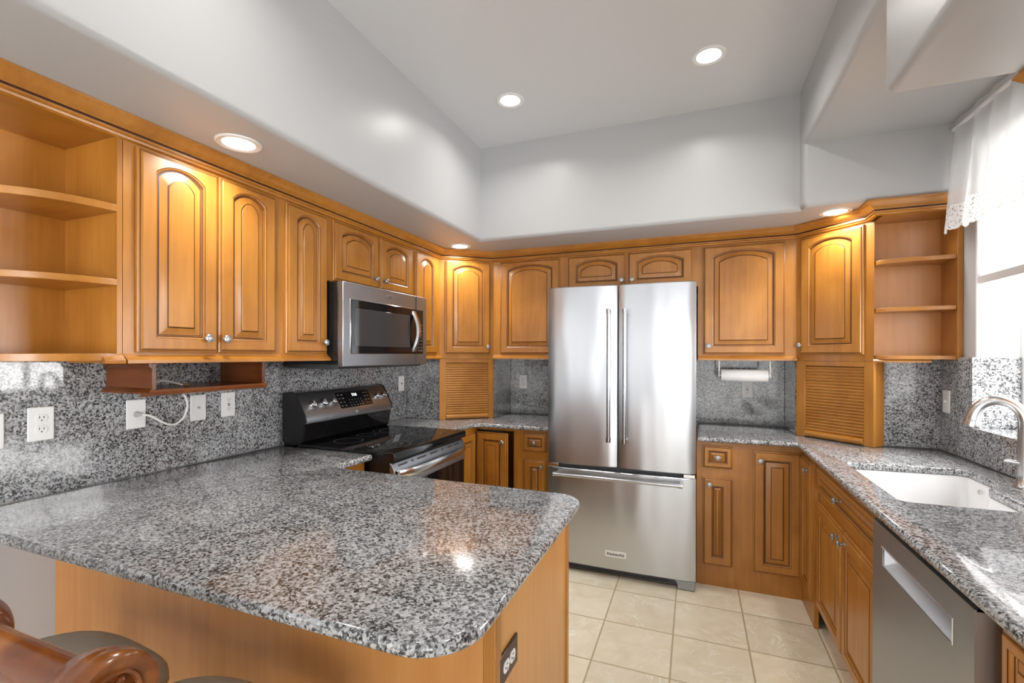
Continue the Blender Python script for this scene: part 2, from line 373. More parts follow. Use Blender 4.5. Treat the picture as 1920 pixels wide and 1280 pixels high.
# unseen dining area behind the photographer; rear openings placed for streaks in the fridge
wb = MB().box(-2.3, -2.2, -3.75, -3.6, 0, 2.95).box(-2.0, -0.9, -3.75, -3.6, 0, 2.95).box(2.4, 3.5, -3.75, -3.6, 0, 2.95).box(-2.2, 2.4, -3.75, -3.6, 2.4, 2.95)
struct(wb, 'wall_rear', PAINT)
wd = MB().box(3.35, 3.5, -3.6, 0.4, 0, 2.95)
wd.box(1.45, 3.5, 0.3, 0.45, 0, 2.95)
struct(wd, 'wall_dining', PAINT)
struct(MB().box(1.45, 3.5, -3.7, 0.45, 2.85, 2.95), 'ceiling_dining', PAINT)
fr = MB()
for x in (-0.9, 0.72, 2.34): fr.box(x, x + 0.06, -3.66, -3.60, 0, 2.4)
fr.box(-0.9, 2.4, -3.66, -3.60, 0, 0.06).box(-0.9, 2.4, -3.66, -3.60, 2.34, 2.4)
d = struct(fr, 'door_1', PAINTL, bevel=0.004)
struct(MB().box(-0.84, 2.34, -3.635, -3.63, 0.06, 2.34), 'door_glass', PANE, parent=d)
# sink window
wf = MB()
xa, xb = 1.388, 1.425
wf.box(xa, xb, WY0, WY0 + 0.05, WZ0 + .02, WZ1).box(xa, xb, WY1 - 0.035, WY1, WZ0 + .02, WZ1).box(xa, xb, WY0, WY1, WZ0 + .02, WZ0 + .06).box(xa, xb, WY0, WY1, WZ1 - 0.05, WZ1)
wf.box(xa + .008, xb, (WY0 + WY1) / 2 - .02, (WY0 + WY1) / 2 + .02, WZ0 + .06, WZ1 - .05)
w1 = struct(wf, 'window_1', PAINTL, bevel=0.004)
struct(MB().box(1.405, 1.409, WY0 + .05, WY1 - .035, WZ0 + .06, WZ1 - .05), 'window_pane', PANE, parent=w1)
# painted white reveal of the window
rv = MB().box(1.2335, 1.388, WY1 - 0.012, WY1, 1.40, WZ1).box(1.2335, 1.388, WY0, WY0 + 0.012, 1.40, WZ1).box(1.2335, 1.388, WY0, WY1, WZ1 - 0.012, WZ1)
struct(rv, 'trim_1', PAINTL)

# ---------------------------------------------------------------- hardware
def knob_mesh():
    if 'mesh' in knob_mesh.__dict__: return knob_mesh.mesh
    mb = MB(); mb.lathe([(0.009, -0.001), (0.009, 0.002), (0.0055, 0.004), (0.005, 0.013), (0.013, 0.016), (0.0165, 0.019), (0.0165, 0.0215), (0.0145, 0.024), (0.0125, 0.0242), (0.0118, 0.0256), (0.007, 0.0275), (0.004, 0.0272), (0.0035, 0.0283), (0.0005, 0.0288)], axis='-y', n=24)
    o = mb.build('knob', PEWTER); knob_mesh.mesh = o.data; bpy.data.objects.remove(o); return knob_mesh.mesh
def knob(parent, x, y, z):
    o = bpy.data.objects.new('knob', knob_mesh()); COL.objects.link(o); o.parent = parent; o.location = (x, y, z); return o

def panel_door(name, x0, z0, w, h, parent, arch=0.0, fw=0.053, fb=0.05, ft=0.05, mats=None, bev=0.032, y=0.0):
    """raised-panel door in cabinet space: front looks to -y, back at y"""
    NT, NS = (22 if arch else 2), 2
    fw = min(fw, w * 0.30); ft2, fb2 = ft, fb
    ow = w - 2 * fw; bev = min(bev, ow / 2 - 0.018, (h - ft - fb) / 2 - 0.02)
    def rect(d, yy):
        L, R, B, T = x0 + d, x0 + w - d, z0 + d, z0 + h - d; pts = []
        for k in range(NT): t = k / NT; pts.append((L + (R - L) * t, yy, B))
        for k in range(NS): t = k / NS; pts.append((R, yy, B + (T - B) * t))
        for k in range(NT): t = k / NT; pts.append((R + (L - R) * t, yy, T))
        for k in range(NS): t = k / NS; pts.append((L, yy, T + (B - T) * t))
        return pts
    def opening(d, yy):
        L, R, B, T = x0 + fw + d, x0 + w - fw - d, z0 + fb2 + d, z0 + h - ft2 - d; pts = []
        for k in range(NT): t = k / NT; pts.append((L + (R - L) * t, yy, B))
        for k in range(NS): t = k / NS; pts.append((R, yy, B + (T - B) * t))
        for k in range(NT):
            t = k / NT; c = 1 - (2 * t - 1) ** 2
            if arch and 0 < t < 1: zz = T + arch * (math.sqrt(max(0, 1 - (0.82 * (2 * t - 1)) ** 2)) - 0.572) / 0.428
            else: zz = T
            pts.append((R + (L - R) * t, yy, zz))
        for k in range(NS): t = k / NS; pts.append((L, yy, T + (B - T) * t))
        return pts
    rs = []; mi = []
    for d_, yy, m in ((0.0, 0.0, 0), (0.0, -0.009, 0), (0.003, -0.0125, 0), (0.0065, -0.0135, 1), (0.0090, -0.0135, 0), (0.011, -0.018, 0), (0.014, -0.0195, 0)):
        rs.append(rect(d_, y + yy)); mi.append(m)
    for d_, yy, m in ((0.0, -0.0195, 1), (0.0018, -0.0180, 0), (0.005, -0.0165, 0), (0.007, -0.012, 1), (0.0105, -0.0115, 0), (0.012, -0.009, 1), (0.012 + bev * 0.10, -0.009, 0), (0.012 + bev * .86, -0.0155, 1), (0.012 + bev * .97, -0.0165, 0), (0.012 + bev * 1.02, -0.019, 0)):
        rs.append(opening(d_, y + yy)); mi.append(m)
    mi.append(0)
    mb = MB(); mb.rings(rs, mi[:-1][: len(rs) - 1] + [0])
    o = mb.build(name, mats or [WOOD, GLAZE], parent, angle=25)
    return o

TRIMP = [(-0.002, 1.408), (0.006, 1.408), (0.008, 1.402), (0.022, 1.390), (0.027, 1.388), (0.029, 1.386), (0.029, 1.375), (-0.002, 1.375)]
def carcass(w, dep, z0, z1, face_mat=0, frame=0.02):
    mb = MB(); mb.box(0, w, 0, frame, z0, z1); t = 0.016
    mb.box(0, t, frame, dep, z0, z1).box(w - t, w, frame, dep, z0, z1).box(t, w - t, frame, dep, z0, z0 + t).box(t, w - t, dep - 0.008, dep, z0, z1)
    return mb
def upper(name, label, org, rz, w, dep, doors, z0=1.375, z1=2.197, trim=True, dz0=1.413, dz1=2.119, group='upper cabinets', trimx=None):
    t = thing(name, label, 'cabinet', (org[0], org[1], 0), rz, group)
    carcass(w, dep, z0, z1).build('body', WOOD, t)
    for (a, b, kx) in doors:
        d_ = panel_door('door', a, dz0, b - a, dz1 - dz0, t, arch=0.036, fb=0.05, ft=0.066, fw=min(0.056, (b - a) * .22))
        if kx is not None: knob(d_, kx, -0.0195, dz0 + 0.055)
    if trim:
        tx = trimx or (0, w); sweep([(tx[0], 0), (tx[1], 0)], TRIMP, 'bottom_trim', WOODH, t)
    return t
XL = -1.789; YBK = 3.332; R90 = PI / 2
upper('wall_cabinet', 'honey wood wall cabinet with two tall arched doors beside the open corner shelves', (XL, 0.983), R90, 0.635, 0.31, [(0.037, 0.327, 0.275), (0.331, 0.606, 0.35)])
upper('wall_cabinet', 'single narrow tall arched-door wall cabinet directly left of the microwave', (XL, 1.618), R90, 0.30, 0.31, [(0.028, 0.290, 0.258)])
upper('wall_cabinet', 'short two-door arched wall cabinet directly above the microwave', (XL, 1.918), R90, 0.80, 0.31, [(0.033, 0.414, 0.368), (0.424, 0.773, 0.458)], z0=1.794, dz0=1.80, trim=False)
upper('wall_cabinet', 'narrow arched-door wall cabinet to the right of the microwave, partly hidden by it', (XL, 2.718), R90, 0.357, 0.31, [(0.014, 0.297, None)])
upper('wall_cabinet', 'back-wall cabinet with one broad arched door left of the refrigerator', (-1.455, YBK), 0, 0.562, 0.365, [(0.058, 0.536, None)])
upper('wall_cabinet', 'wide low cabinet with two squat arched doors above the refrigerator', (-0.893, YBK), 0, 0.916, 0.365, [(0.033, 0.447, 0.42), (0.462, 0.884, 0.492)], z0=1.866, dz0=1.875, trim=False)
upper('wall_cabinet', 'back-wall cabinet with one broad arched door right of the refrigerator, above the paper towels', (0.023, YBK), 0, 0.566, 0.365, [(0.031, 0.505, 0.062)])

# corner units: wall cabinet above, tambour appliance garage below, one diagonal front
def corner(label, glabel, P0, P1, back, doorx, kx, tamb, garz=0.915):
    P0 = Vector(P0); P1 = Vector(P1); e = P1 - P0; L = e.length; ang = math.atan2(e.y, e.x)
    t = thing('corner_wall_cabinet', label, 'cabinet', (P0.x, P0.y, 0), ang, 'upper cabinets')
    inv = Matrix.Rotation(-ang, 2)
    loc = [tuple(inv @ (Vector(b) - P0)) for b in back]      # footprint in local space
    mb = MB(); mb.prism([(0, 0), (L, 0)] + loc, 1.375, 2.197); mb.build('body', WOOD, t)
    d_ = panel_door('door', doorx[0], 1.413, doorx[1] - doorx[0], 0.706, t, arch=0.036, ft=0.066)
    knob(d_, kx, -0.0195, 1.468)
    g = thing('appliance_garage', glabel, 'appliance garage', (P0.x, P0.y, 0), ang, 'tambour appliance garages')
    a, b = tamb
    mb = MB(); z1 = 1.374
    mb.box(0, a, 0, 0.02, garz, z1).box(b, L, 0, 0.02, garz, z1).box(a, b, 0, 0.02, 1.345, z1)
    mb.build('face_frame', WOOD, g, bevel=0.0015)
    for xx in (0.004, L - 0.02): MB().box(xx, xx + 0.016, 0.02, 0.10, garz, z1).build('side_panel', WOOD, g)
    # tambour: horizontal half-round slats, a rail at the foot
    prof = []; zz = garz + 0.040; n = 22; st = (1.343 - zz) / n
    prof = [(0.016, garz + 0.002), (0.002, garz + 0.002)]
    for k in range(7): th = -PI / 2 + PI * k / 6; prof.append((0.004 - 0.016 * math.cos(th) * 0.9, garz + 0.020 + 0.017 * math.sin(th)))
    for i in range(n):
        for k in range(5): th = -PI / 2 + PI * k / 4; prof.append((0.011 - 0.0055 * math.cos(th), zz + st * (i + .5) + st * .46 * math.sin(th)))
    prof.append((0.016, 1.343))
    mb = MB(); rs = [[(x, y, z) for y, z in prof] for x in (a + 0.001, b - 0.001)]
    mb.rings(rs, 0); mb.build('tambour_door', WOODH, g, angle=50)
    return t, g
PL0, PL1 = (-1.789, 3.075), (-1.455, 3.332)
PR0, PR1 = (0.589, 3.332), (0.896, 3.025)
corner('diagonal corner wall cabinet with arched door in the left corner, lit by a can light', 'honey wood tambour appliance garage in the left corner, between range and refrigerator', PL0, PL1,
       [(-1.455, 3.69), (-2.095, 3.69), (-2.095, 3.075)], (0.041, 0.393), 0.371, (0.050, 0.378))
corner('diagonal corner wall cabinet with arched door in the right corner, beside the small open shelves', 'honey wood tambour appliance garage in the right corner, above the granite near the sink', PR0, PR1,
       [(0.896, 3.13), (0.61, 3.13 + 0.565), (0.589, 3.69)], (0.032, 0.388), 0.038, (0.058, 0.385))

# open quarter-round end shelves, left
def qshelf(cx, cy, rx, ry, sx, sy, z0, z1, n=20):
    """quarter ellipse, centre (cx,cy), extending sx*rx, sy*ry"""
    pts = [(cx, cy)] + [(cx + sx * rx * math.cos(a), cy + sy * ry * math.sin(a)) for a in [PI / 2 * k / n for k in range(n + 1)]]
    if sx * sy < 0: pts.reverse()
    return pts
t = thing('open_end_shelf', 'open wood end shelf unit with rounded shelves at the left edge, under the crown', 'shelf', (0, 0, 0))
mb = MB().box(-2.098, XL, 0.966, 0.981, 1.385, 2.197); mb.build('side_panel', WOOD, t)
MB().box(-2.098, -2.086, 0.62, 0.966, 1.385, 2.197).build('back_panel', WOOD, t)
mb = MB(); mb.box(-2.086, XL, 0.64, 0.966, 2.132, 2.197); mb.build('top_panel', wood('honey_maple_y_grain', *HC, scale=(14, .9, 14)), t, bevel=0.002)  # same honey maple tones, only the grain turned along the wall
for zb, zt in ((1.384, 1.408), (1.634, 1.655), (1.879, 1.903)):
    pts = qshelf(-2.086, 0.966, 0.300, 0.315, 1, -1, 0, 0)
    mb = MB(); mb.rings([[(x, y, zb) for x, y in pts], [(x, y, zt) for x, y in pts]], [0]); o = mb.build('shelf', WOODH, t, bevel=0.0015)
sweep([(-1.80, 0.93), (-1.80 + 0.011, 0.983)], TRIMP, 'bottom_trim', WOODH, t)
# small open shelves on the right, beside the window
t = thing('open_corner_shelf', 'small open wood shelf unit with curved shelves right of the corner cabinet, by the window', 'shelf', (0, 0, 0))
MB().box(1.209, 1.232, 2.94, 3.118, 1.385, 2.19).build('side_panel', WOOD, t, bevel=0.0015)
MB().box(0.90, 1.209, 3.105, 3.118, 1.385, 2.19).build('back_panel', WOODP, t)
MB().box(0.90, 1.209, 2.93, 3.105, 2.125, 2.19).build('top_panel', WOODH, t)
for zb, zt in ((1.388, 1.408), (1.637, 1.658), (1.889, 1.911)):
    pts = [(0.90, 3.104), (0.90, 3.03)] + [(1.208 - 0.305 * math.cos(a), 3.03 - 0.083 * math.sin(a)) for a in [PI / 2 * k / 14 for k in range(1, 15)]] + [(1.208, 3.104)]
    MB().rings([[(x, y, zb) for x, y in pts], [(x, y, zt) for x, y in pts]], 0).build('shelf', WOODH, t, bevel=0.0015)
sweep([(0.897, 3.03), (0.93, 3.01), (1.0, 2.985), (1.12, 2.98)], [(0, 1.387), (0.006, 1.387), (0.012, 1.38), (0.012, 1.372), (0, 1.372)], 'bottom_trim', WOODH, t)
# near right wall cabinet (its crown corner shows at the right edge)
t = thing('wall_cabinet', 'wall cabinet at the right edge of the picture, only its crown corner showing', 'cabinet', (0.90, 1.70, 0), -R90, 'upper cabinets')
carcass(1.1, 0.33, 1.375, 2.13).build('body', WOOD, t)
for a in (0.03, 0.56): d_ = panel_door('door', a, 1.413, 0.51, 0.68, t, arch=0.036, ft=0.066); knob(d_, a + (0.46 if a < .3 else 0.05), -0.0195, 1.468)
CP = [(0.0, 2.199), (0.058, 2.199), (0.058, 2.191), (0.053, 2.187), (0.049, 2.180), (0.040, 2.170), (0.030, 2.163), (0.024, 2.160), (0.021, 2.156), (0.018, 2.154), (0.018, 2.151), (0.022, 2.148), (0.022, 2.141), (0.014, 2.137), (0.012, 2.131), (0.006, 2.128), (0.0, 2.127)]
cmi = [0] * len(CP); cmi[8] = 1; cmi[9] = 1; cmi[10] = 1
c = sweep([(0.90, 0.6), (0.90, 1.70), (1.232, 1.70)], CP, 'crown_molding', [WOODH, GLAZE], side=1, mi=cmi)
c.data.flip_normals() if False else None
tag(c, 'crown molding corner at the top right edge above the lace valance', 'molding')
c = sweep([(-2.08, 0.636), (XL, 0.636), PL0, PL1, PR0, (0.879, 3.042), (0.879, 2.925), (1.231, 2.925)], CP, 'crown_molding', [WOODH, GLAZE], mi=cmi)
tag(c, 'long honey wood crown molding running along the top of all the wall cabinets', 'molding')

# ---------------------------------------------------------------- countertops and granite
EDGE = [(0.016, 0.884), (0.006, 0.886), (0.001, 0.891), (0.0, 0.899), (0.001, 0.906), (0.006, 0.912), (0.014, 0.914)]
def counter(name, label, poly, hole=None):
    bm = bmesh.new()
    def loops(poly, sgn, prof):
        rs = [[bm.verts.new((x, y, z)) for x, y in offset(poly, d_ * sgn)] for d_, z in prof]
        n = len(poly)
        for i in range(len(rs) - 1):
            for j in range(n):
                k = (j + 1) % n; bm.faces.new([rs[i][j], rs[i][k], rs[i + 1][k], rs[i + 1][j]])
        return rs[0], rs[-1]
    b0, t0 = loops(poly, 1, EDGE); tops = [t0]; bots = [b0]
    if hole:
        b1, t1 = loops(hole, -1, [(0.004, 0.884), (0.0, 0.888), (0.0, 0.909), (0.002, 0.9125), (0.006, 0.914)]); tops.append(t1); bots.append(b1)
    for grp in (tops, bots):
        es = []
        for lp in grp:
            for j in range(len(lp)): es.append(bm.edges.get((lp[j], lp[(j + 1) % len(lp)])))
        bmesh.ops.triangle_fill(bm, use_beauty=True, use_dissolve=False, edges=es)
    bmesh.ops.recalc_face_normals(bm, faces=bm.faces)
    me = bpy.data.meshes.new(name); bm.to_mesh(me); bm.free(); me.materials.append(GRAN)
    for p in me.polygons: p.use_smooth = True
    me.set_sharp_from_angle(angle=math.radians(50))
    o = bpy.data.objects.new(name, me); COL.objects.link(o); return tag(o, label, 'countertop')
counter('granite_countertop', 'large speckled grey granite peninsula countertop in the foreground',
        round_poly([(-2.098, 0.672, 0), (-0.357, 0.672, 0.12), (-0.357, 1.622, 0.09), (-1.476, 1.622, 0.05), (-1.476, 1.897, 0.012), (-2.098, 1.897, 0)]))
counter('granite_countertop', 'short granite countertop in the left corner between range and refrigerator',
        round_poly([(-2.098, 2.677, 0), (-1.476, 2.677, 0), (-1.476, 2.985, 0.02), (-1.415, 3.042, 0.02), (-0.91, 3.042, 0), (-0.91, 3.678, 0), (-2.098, 3.678, 0)], 4))
HOLE = round_poly([(0.655, 1.955, 0.03), (1.012, 1.955, 0.04), (1.018, 2.26, 0.05), (1.095, 2.34, 0.05), (1.10, 2.605, 0.04), (0.655, 2.57, 0.03)], 6)
counter('granite_countertop', 'long granite countertop on the right with the white sink set in it',
        round_poly([(0.022, 3.042, 0), (0.545, 3.042, 0), (0.545, 0.55, 0), (1.211, 0.55, 0), (1.211, 3.118, 0), (0.925, 3.118, 0), (0.60, 3.46, 0), (0.60, 3.678, 0), (0.022, 3.678, 0)]), HOLE)
def slab(label, x0, x1, y0, y1, z0, z1, name='granite_backsplash'):
    return tag(MB().box(x0, x1, y0, y1, z0, z1).build(name, GRAN, bevel=0.001), label, 'backsplash')
slab('polished granite backsplash along the left wall behind the range and outlets', -2.12, -2.10, 0.66, 3.10, 0.915, 1.42)
slab('narrow dark granite panel between the range wall and the left appliance garage', -2.099, -1.795, 3.10, 3.12, 0.915, 1.373)
slab('granite side panel of the left appliance garage facing the refrigerator', -1.475, -1.456, 3.345, 3.698, 0.915, 1.373)
slab('granite backsplash with an outlet left of the refrigerator', -1.455, -0.90, 3.70, 3.72, 0.915, 1.373)
slab('granite backsplash behind the paper towel holder', 0.015, 0.585, 3.70, 3.72, 0.915, 1.373)
slab('thin granite side panel at the left of the right appliance garage', 0.586, 0.60, 3.35, 3.70, 0.915, 1.373)
slab('granite backsplash under the small open shelves', 0.90, 1.213, 3.12, 3.14, 0.915, 1.384)
# right wall slab with the window cut-out: side pier and low strip under the sill
mb = MB().box(1.213, 1.233, WY1, 3.12, 0.915, 1.40).box(1.213, 1.233, 0.6, WY1, 0.915, 1.052)
tag(mb.build('granite_backsplash', GRAN), 'granite backsplash on the window wall behind the faucet', 'backsplash')
mb = MB().box(1.205, 1.388, WY0 + .001, WY1 - .001, 1.052, 1.072).box(1.2135, 1.388, WY1 - 0.02, WY1 - .001, 1.072, 1.40)
tag(mb.build('granite_window_sill', GRAN, bevel=0.001), 'granite sill and side lining of the window recess behind the faucet', 'window sill')

# ---------------------------------------------------------------- base cabinets
def base(name, label, org, rz, w, dep, doors=(), drawers=(), toe=0.0, z1=0.883, group='base cabinets'):
    t = thing(name, label, 'cabinet', (org[0], org[1], 0), rz, group)
    mb = MB(); zb = 0.105 if toe else 0.0
    mb.box(0, w, 0, 0.02, zb, z1).box(0, 0.016, 0.02, dep, zb, z1).box(w - 0.016, w, 0.02, dep, zb, z1).box(0, w, 0.02, dep, zb + (0.0 if toe else .1), zb + (0.016 if toe else .116))
    mb.build('body', WOOD, t)
    if toe: MB().box(0, w, toe, toe + 0.015, 0, 0.105).build('toe_kick', WOODP, t)
    for (a, b, z0, z2, kx, kz) in doors:
        d_ = panel_door('door', a, z0, b - a, z2 - z0, t, fw=0.052, fb=0.05, ft=0.05)
        if kx is not None: knob(d_, kx, -0.0195, kz)
    for (a, b, z0, z2, kx) in drawers:
        d_ = panel_door('drawer', a, z0, b - a, z2 - z0, t, fw=0.030, fb=0.028, ft=0.028, bev=0.018)
        knob(d_, kx, -0.0195, (z0 + z2) / 2)
    return t
YF_ = 3.10
base('base_cabinet', 'base cabinet with one drawer over a narrow door, right of the refrigerator', (0.016, YF_), 0, 0.25, 0.56, [(0.034, 0.203, 0.128, 0.664, 0.073, 0.622)], [(0.034, 0.203, 0.720, 0.856, 0.119)])
# lazy susan corner, right: two leaves meeting in the corner
t = thing('corner_base_cabinet', 'corner base cabinet with folding door in the right corner, below the granite', 'cabinet', (0.266, YF_, 0), 0, 'base cabinets')
mb = MB().box(0, 0.334, 0, 0.02, 0, 0.883).box(0.314, 0.334, -0.297, 0.0, 0, 0.883).box(0, 0.016, 0.02, 0.56, 0, 0.883)
mb.build('body', WOOD, t)
d_ = panel_door('door', 0.061, 0.128, 0.250, 0.716, t, fw=0.052); knob(d_, 0.10, -0.0195, 0.787)
sub = bpy.data.objects.new('hinged_door', None)
d2 = panel_door('door', 0, 0.128, 0.245, 0.716, t, fw=0.052); d2.location = (0.314, -0.035, 0); d2.rotation_euler = (0, 0, -R90); knob(d2, 0.208, -0.0195, 0.80)
bpy.data.objects.remove(sub)
base('sink_base_cabinet', 'sink base cabinet with a false drawer front over two doors, left of the dishwasher', (0.600, 2.800), -R90, 0.915, 0.56,
     [(0.022, 0.447, 0.128, 0.664, 0.410, 0.622), (0.457, 0.885, 0.128, 0.664, 0.495, 0.622)], [(0.022, 0.885, 0.715, 0.850, 0.43)], toe=0.05)
base('base_cabinet', 'base cabinet at the lower right corner of the picture, nearer than the dishwasher', (0.600, 1.262), -R90, 0.60, 0.56, [(0.012, 0.55, 0.128, 0.664, 0.05, 0.622)], [(0.012, 0.55, 0.70, 0.855, 0.28)], toe=0.05)
# left of the refrigerator
base('base_cabinet', 'narrow base cabinet with small drawer and door, just left of the refrigerator', (-1.165, YF_), 0, 0.25, 0.56, [(0.042, 0.215, 0.128, 0.678, 0.182, 0.632)], [(0.042, 0.215, 0.730, 0.858, 0.129)])
t = thing('corner_base_cabinet', 'corner base cabinet with a folding door standing ajar, right of the range', 'cabinet', (-1.510, YF_, 0), 0, 'base cabinets')
mb = MB().box(0, 0.02, -0.40, 0.02, 0, 0.883).box(0.02, 0.345, 0, 0.02, 0.862, 0.883).box(0.02, 0.345, 0, 0.02, 0, 0.11).box(0.315, 0.345, 0, 0.02, 0.11, 0.862).box(0.329, 0.345, 0.02, 0.56, 0, 0.883).box(0.02, 0.33, 0.54, 0.56, 0, 0.883)
mb.build('body', WOOD, t)
d_ = panel_door('door', 0, 0.128, 0.258, 0.722, t, fw=0.052); d_.location = (0.030, -0.012, 0); d_.rotation_euler = (0, 0, -0.10); knob(d_, 0.222, -0.0195, 0.787)
d2 = panel_door('door', 0, 0.128, 0.335, 0.722, t, fw=0.052); d2.location = (0.022, -0.385, 0); d2.rotation_euler = (0, 0, R90)
# left run beside the range
base('base_cabinet', 'slim base cabinet end seen between the peninsula counter and the range', (-1.525, 1.60), R90, 0.29, 0.55, [], [])
# peninsula
t = thing('peninsula_cabinet', 'plain honey wood peninsula base under the large foreground counter', 'cabinet', (0, 0, 0))
MB().box(-2.118, -0.432, 0.955, 0.972, 0, 0.883).build('back_panel', WOODP, t)
MB().box(-0.430, -0.414, 0.985, 1.575, 0, 0.883).build('end_panel', wood('end_panel_wood', (0.50, 0.225, 0.055), (0.56, 0.265, 0.07), (0.60, 0.30, 0.085), blot=0.35), t)
mb = MB().box(-0.440, -0.408, 0.950, 0.985, 0, 0.883); mb.build('corner_post', WOOD, t, bevel=0.003)
MB().box(-0.440, -0.408, 1.575, 1.600, 0, 0.883).build('front_stile', WOOD, t, bevel=0.003)
MB().box(-1.50, -0.445, 1.575, 1.595, 0.1, 0.883).build('face_frame', WOOD, t)
for k in range(3): d_ = panel_door('door', 0, 0.128, 0.32, 0.72, t); d_.location = (-0.47 - k * .34, 1.596, 0); d_.rotation_euler = (0, 0, PI); knob(d_, 0.28, -.0195, .79)

# ---------------------------------------------------------------- refrigerator
FX, FY, FW = -0.903, 2.959, 0.915
t = thing('refrigerator', 'stainless steel french-door refrigerator with bottom freezer drawer', 'refrigerator', (FX, FY, 0))
MB().box(0.006, FW - 0.006, 0.075, 0.68, 0.03, 1.825).build('body', MGREY, t, bevel=0.004)
def bowed(x0, x1, z0, z1, th, name, bow=0.010, rx=0.008):
    n = 16; rs = []
    def line(z, ins):
        pts = [(x1 - ins, th), (x0 + ins, th)]
        for k in range(n + 1):
            s_ = k / n; x = x0 + ins + (x1 - x0 - 2 * ins) * s_
            e = min(s_, 1 - s_) * (x1 - x0); edge = (1 - min(1, e / rx)) ** 2 * rx
            yy = -bow * (1 - (2 * s_ - 1) ** 2) + bow + edge + ins
            pts.append((x, yy))
        return [(x, y, z) for x, y in pts]
    rs = [line(z0, 0.004), line(z0 + 0.004, 0), line(z1 - 0.004, 0), line(z1, 0.004)]
    mb = MB(); mb.rings(rs, 0); return mb.build(name, FRIDGE, t, angle=40)
def bar(parent, p0, p1, name='handle'):
    """round bar handle with end caps and standoffs, along p0->p1 (local), standing off the face"""
    p0 = Vector(p0); p1 = Vector(p1); e = (p1 - p0).normalized()
    mb = MB(); mb.tube([p0, p1], 0.0115, 18)
    for q, s_ in ((p0, 1), (p1, -1)):
        mb.tube([q - e * 0.002 * s_, q + e * 0.024 * s_], 0.0145, 18)
        mb.tube([q + e * 0.012 * s_, q + e * 0.012 * s_ + Vector((0, 0.052, 0))], 0.009, 12)
    return mb.build(name, HANDLE, parent)
HY = -0.048
dl = bowed(0.0, 0.4525, 0.697, 1.849, 0.07, 'door'); bar(dl, (0.408, HY, 0.867), (0.408, HY, 1.690))
dr = bowed(0.4605, FW, 0.697, 1.849, 0.07, 'door'); bar(dr, (0.505, HY, 0.867), (0.505, HY, 1.690))
fd = bowed(0.0, FW, 0.056, 0.670, 0.07, 'freezer_drawer'); bar(fd, (0.055, HY, 0.637), (0.842, HY, 0.637))
bd = MB().box(0.382, 0.513, -0.004, 0.004, 0.138, 0.176).build('brand_badge', plain('badge_silver', (0.8, 0.8, 0.8), 0.35, 0.6), fd, bevel=0.001)
def text(body, parent, loc, rot, size, mat, name='lettering', ext=0.0006, bold=False, align='CENTER', sx=1.0):
    cu = bpy.data.curves.new(name, 'FONT'); cu.body = body; cu.size = size; cu.align_x = align; cu.align_y = 'CENTER'; cu.extrude = ext; cu.materials.append(mat)
    if bold: cu.offset = size * 0.02
    o = bpy.data.objects.new(name, cu); COL.objects.link(o); bpy.context.view_layer.update()
    me = bpy.data.meshes.new_from_object(o); bpy.data.objects.remove(o); o = bpy.data.objects.new(name, me); COL.objects.link(o)
    o.parent = parent; o.location = loc; o.rotation_euler = rot; o.scale = (sx, 1, 1); return o
text('KitchenAid', bd, (0.4475, -0.0045, 0.157), (R90, 0, 0), 0.0235, SLOT, bold=True)
for x in (0.0, FW - 0.075): MB().box(x + 0.004, x + 0.071, 0.012, 0.06, 0.672, 0.694).build('hinge', BRIGHT, t, bevel=0.003)
MB().box(0.01, FW - 0.01, 0.06, 0.076, 0.66, 0.705).build('gasket', DGREY, t)
mb = MB().box(0.03, FW - 0.09, 0.035, 0.05, 0.018, 0.058)
for k in range(4): mb.box(0.03, FW - 0.155, 0.028, 0.036, 0.0215 + k * 0.0095, 0.0258 + k * 0.0095)
mb.build('grille', DGREY, t)
for x in (FW - 0.105, 0.0):
    mb = MB(); pts = [(x + 0.005, 0.004), (x + 0.10, 0.004), (x + 0.10, 0.056), (x - 0.02 + 0.005, 0.056), (x + 0.0, 0.04)] if x else [(0.005, 0.004), (0.1, 0.004), (0.11, 0.056), (0.005, 0.056)]
    mb.rings([[(a, 0.010, b) for a, b in pts], [(a, 0.14, b) for a, b in pts]], 0); mb.build('foot', plain('foot_grey', (0.30, 0.31, 0.32), 0.4), t, bevel=0.004)

# ---------------------------------------------------------------- range
t = thing('electric_range', 'stainless steel and black glass-top electric range against the left wall', 'range', (-1.36, 1.907, 0), R90)
RW = 0.762
MB().box(0.002, RW - 0.002, 0.03, 0.72, 0.02, 0.905).build('body', BLACK, t)
# cooktop with thick rounded front lip
prof = [(0.62, 0.905), (0.62, 0.925), (0.016, 0.925), (0.006, 0.922), (0.0, 0.913), (0.0, 0.888), (0.006, 0.880), (0.03, 0.876), (0.03, 0.905)]
ck = MB().rings([[(x, y, z) for y, z in prof] for x in (0.0, RW)], 0).build('cooktop', GLASSB, t, bevel=0.002)
def ring(mb, cx, cy, r, z, w=0.0022, n=56):
    vs = []; fs = []
    for j in range(n):
        a = 2 * PI * j / n
        for rr in (r - w / 2, r + w / 2): vs.append((cx + rr * math.cos(a), cy + rr * math.sin(a), z))
    for j in range(n): k = (j + 1) % n; fs.append((2 * j, 2 * j + 1, 2 * k + 1, 2 * k))
    mb.add(vs, fs, 0)
for cx, cy, rr in ((0.19, 0.17, (0.112, 0.07)), (0.565, 0.17, (0.092,)), (0.19, 0.44, (0.078,)), (0.565, 0.44, (0.10, 0.062)), (0.38, 0.47, (0.055,))):
    mb = MB()
    for r_ in rr: ring(mb, cx, cy, r_, 0.9254)
    mb.build('burner_ring', RING, ck)
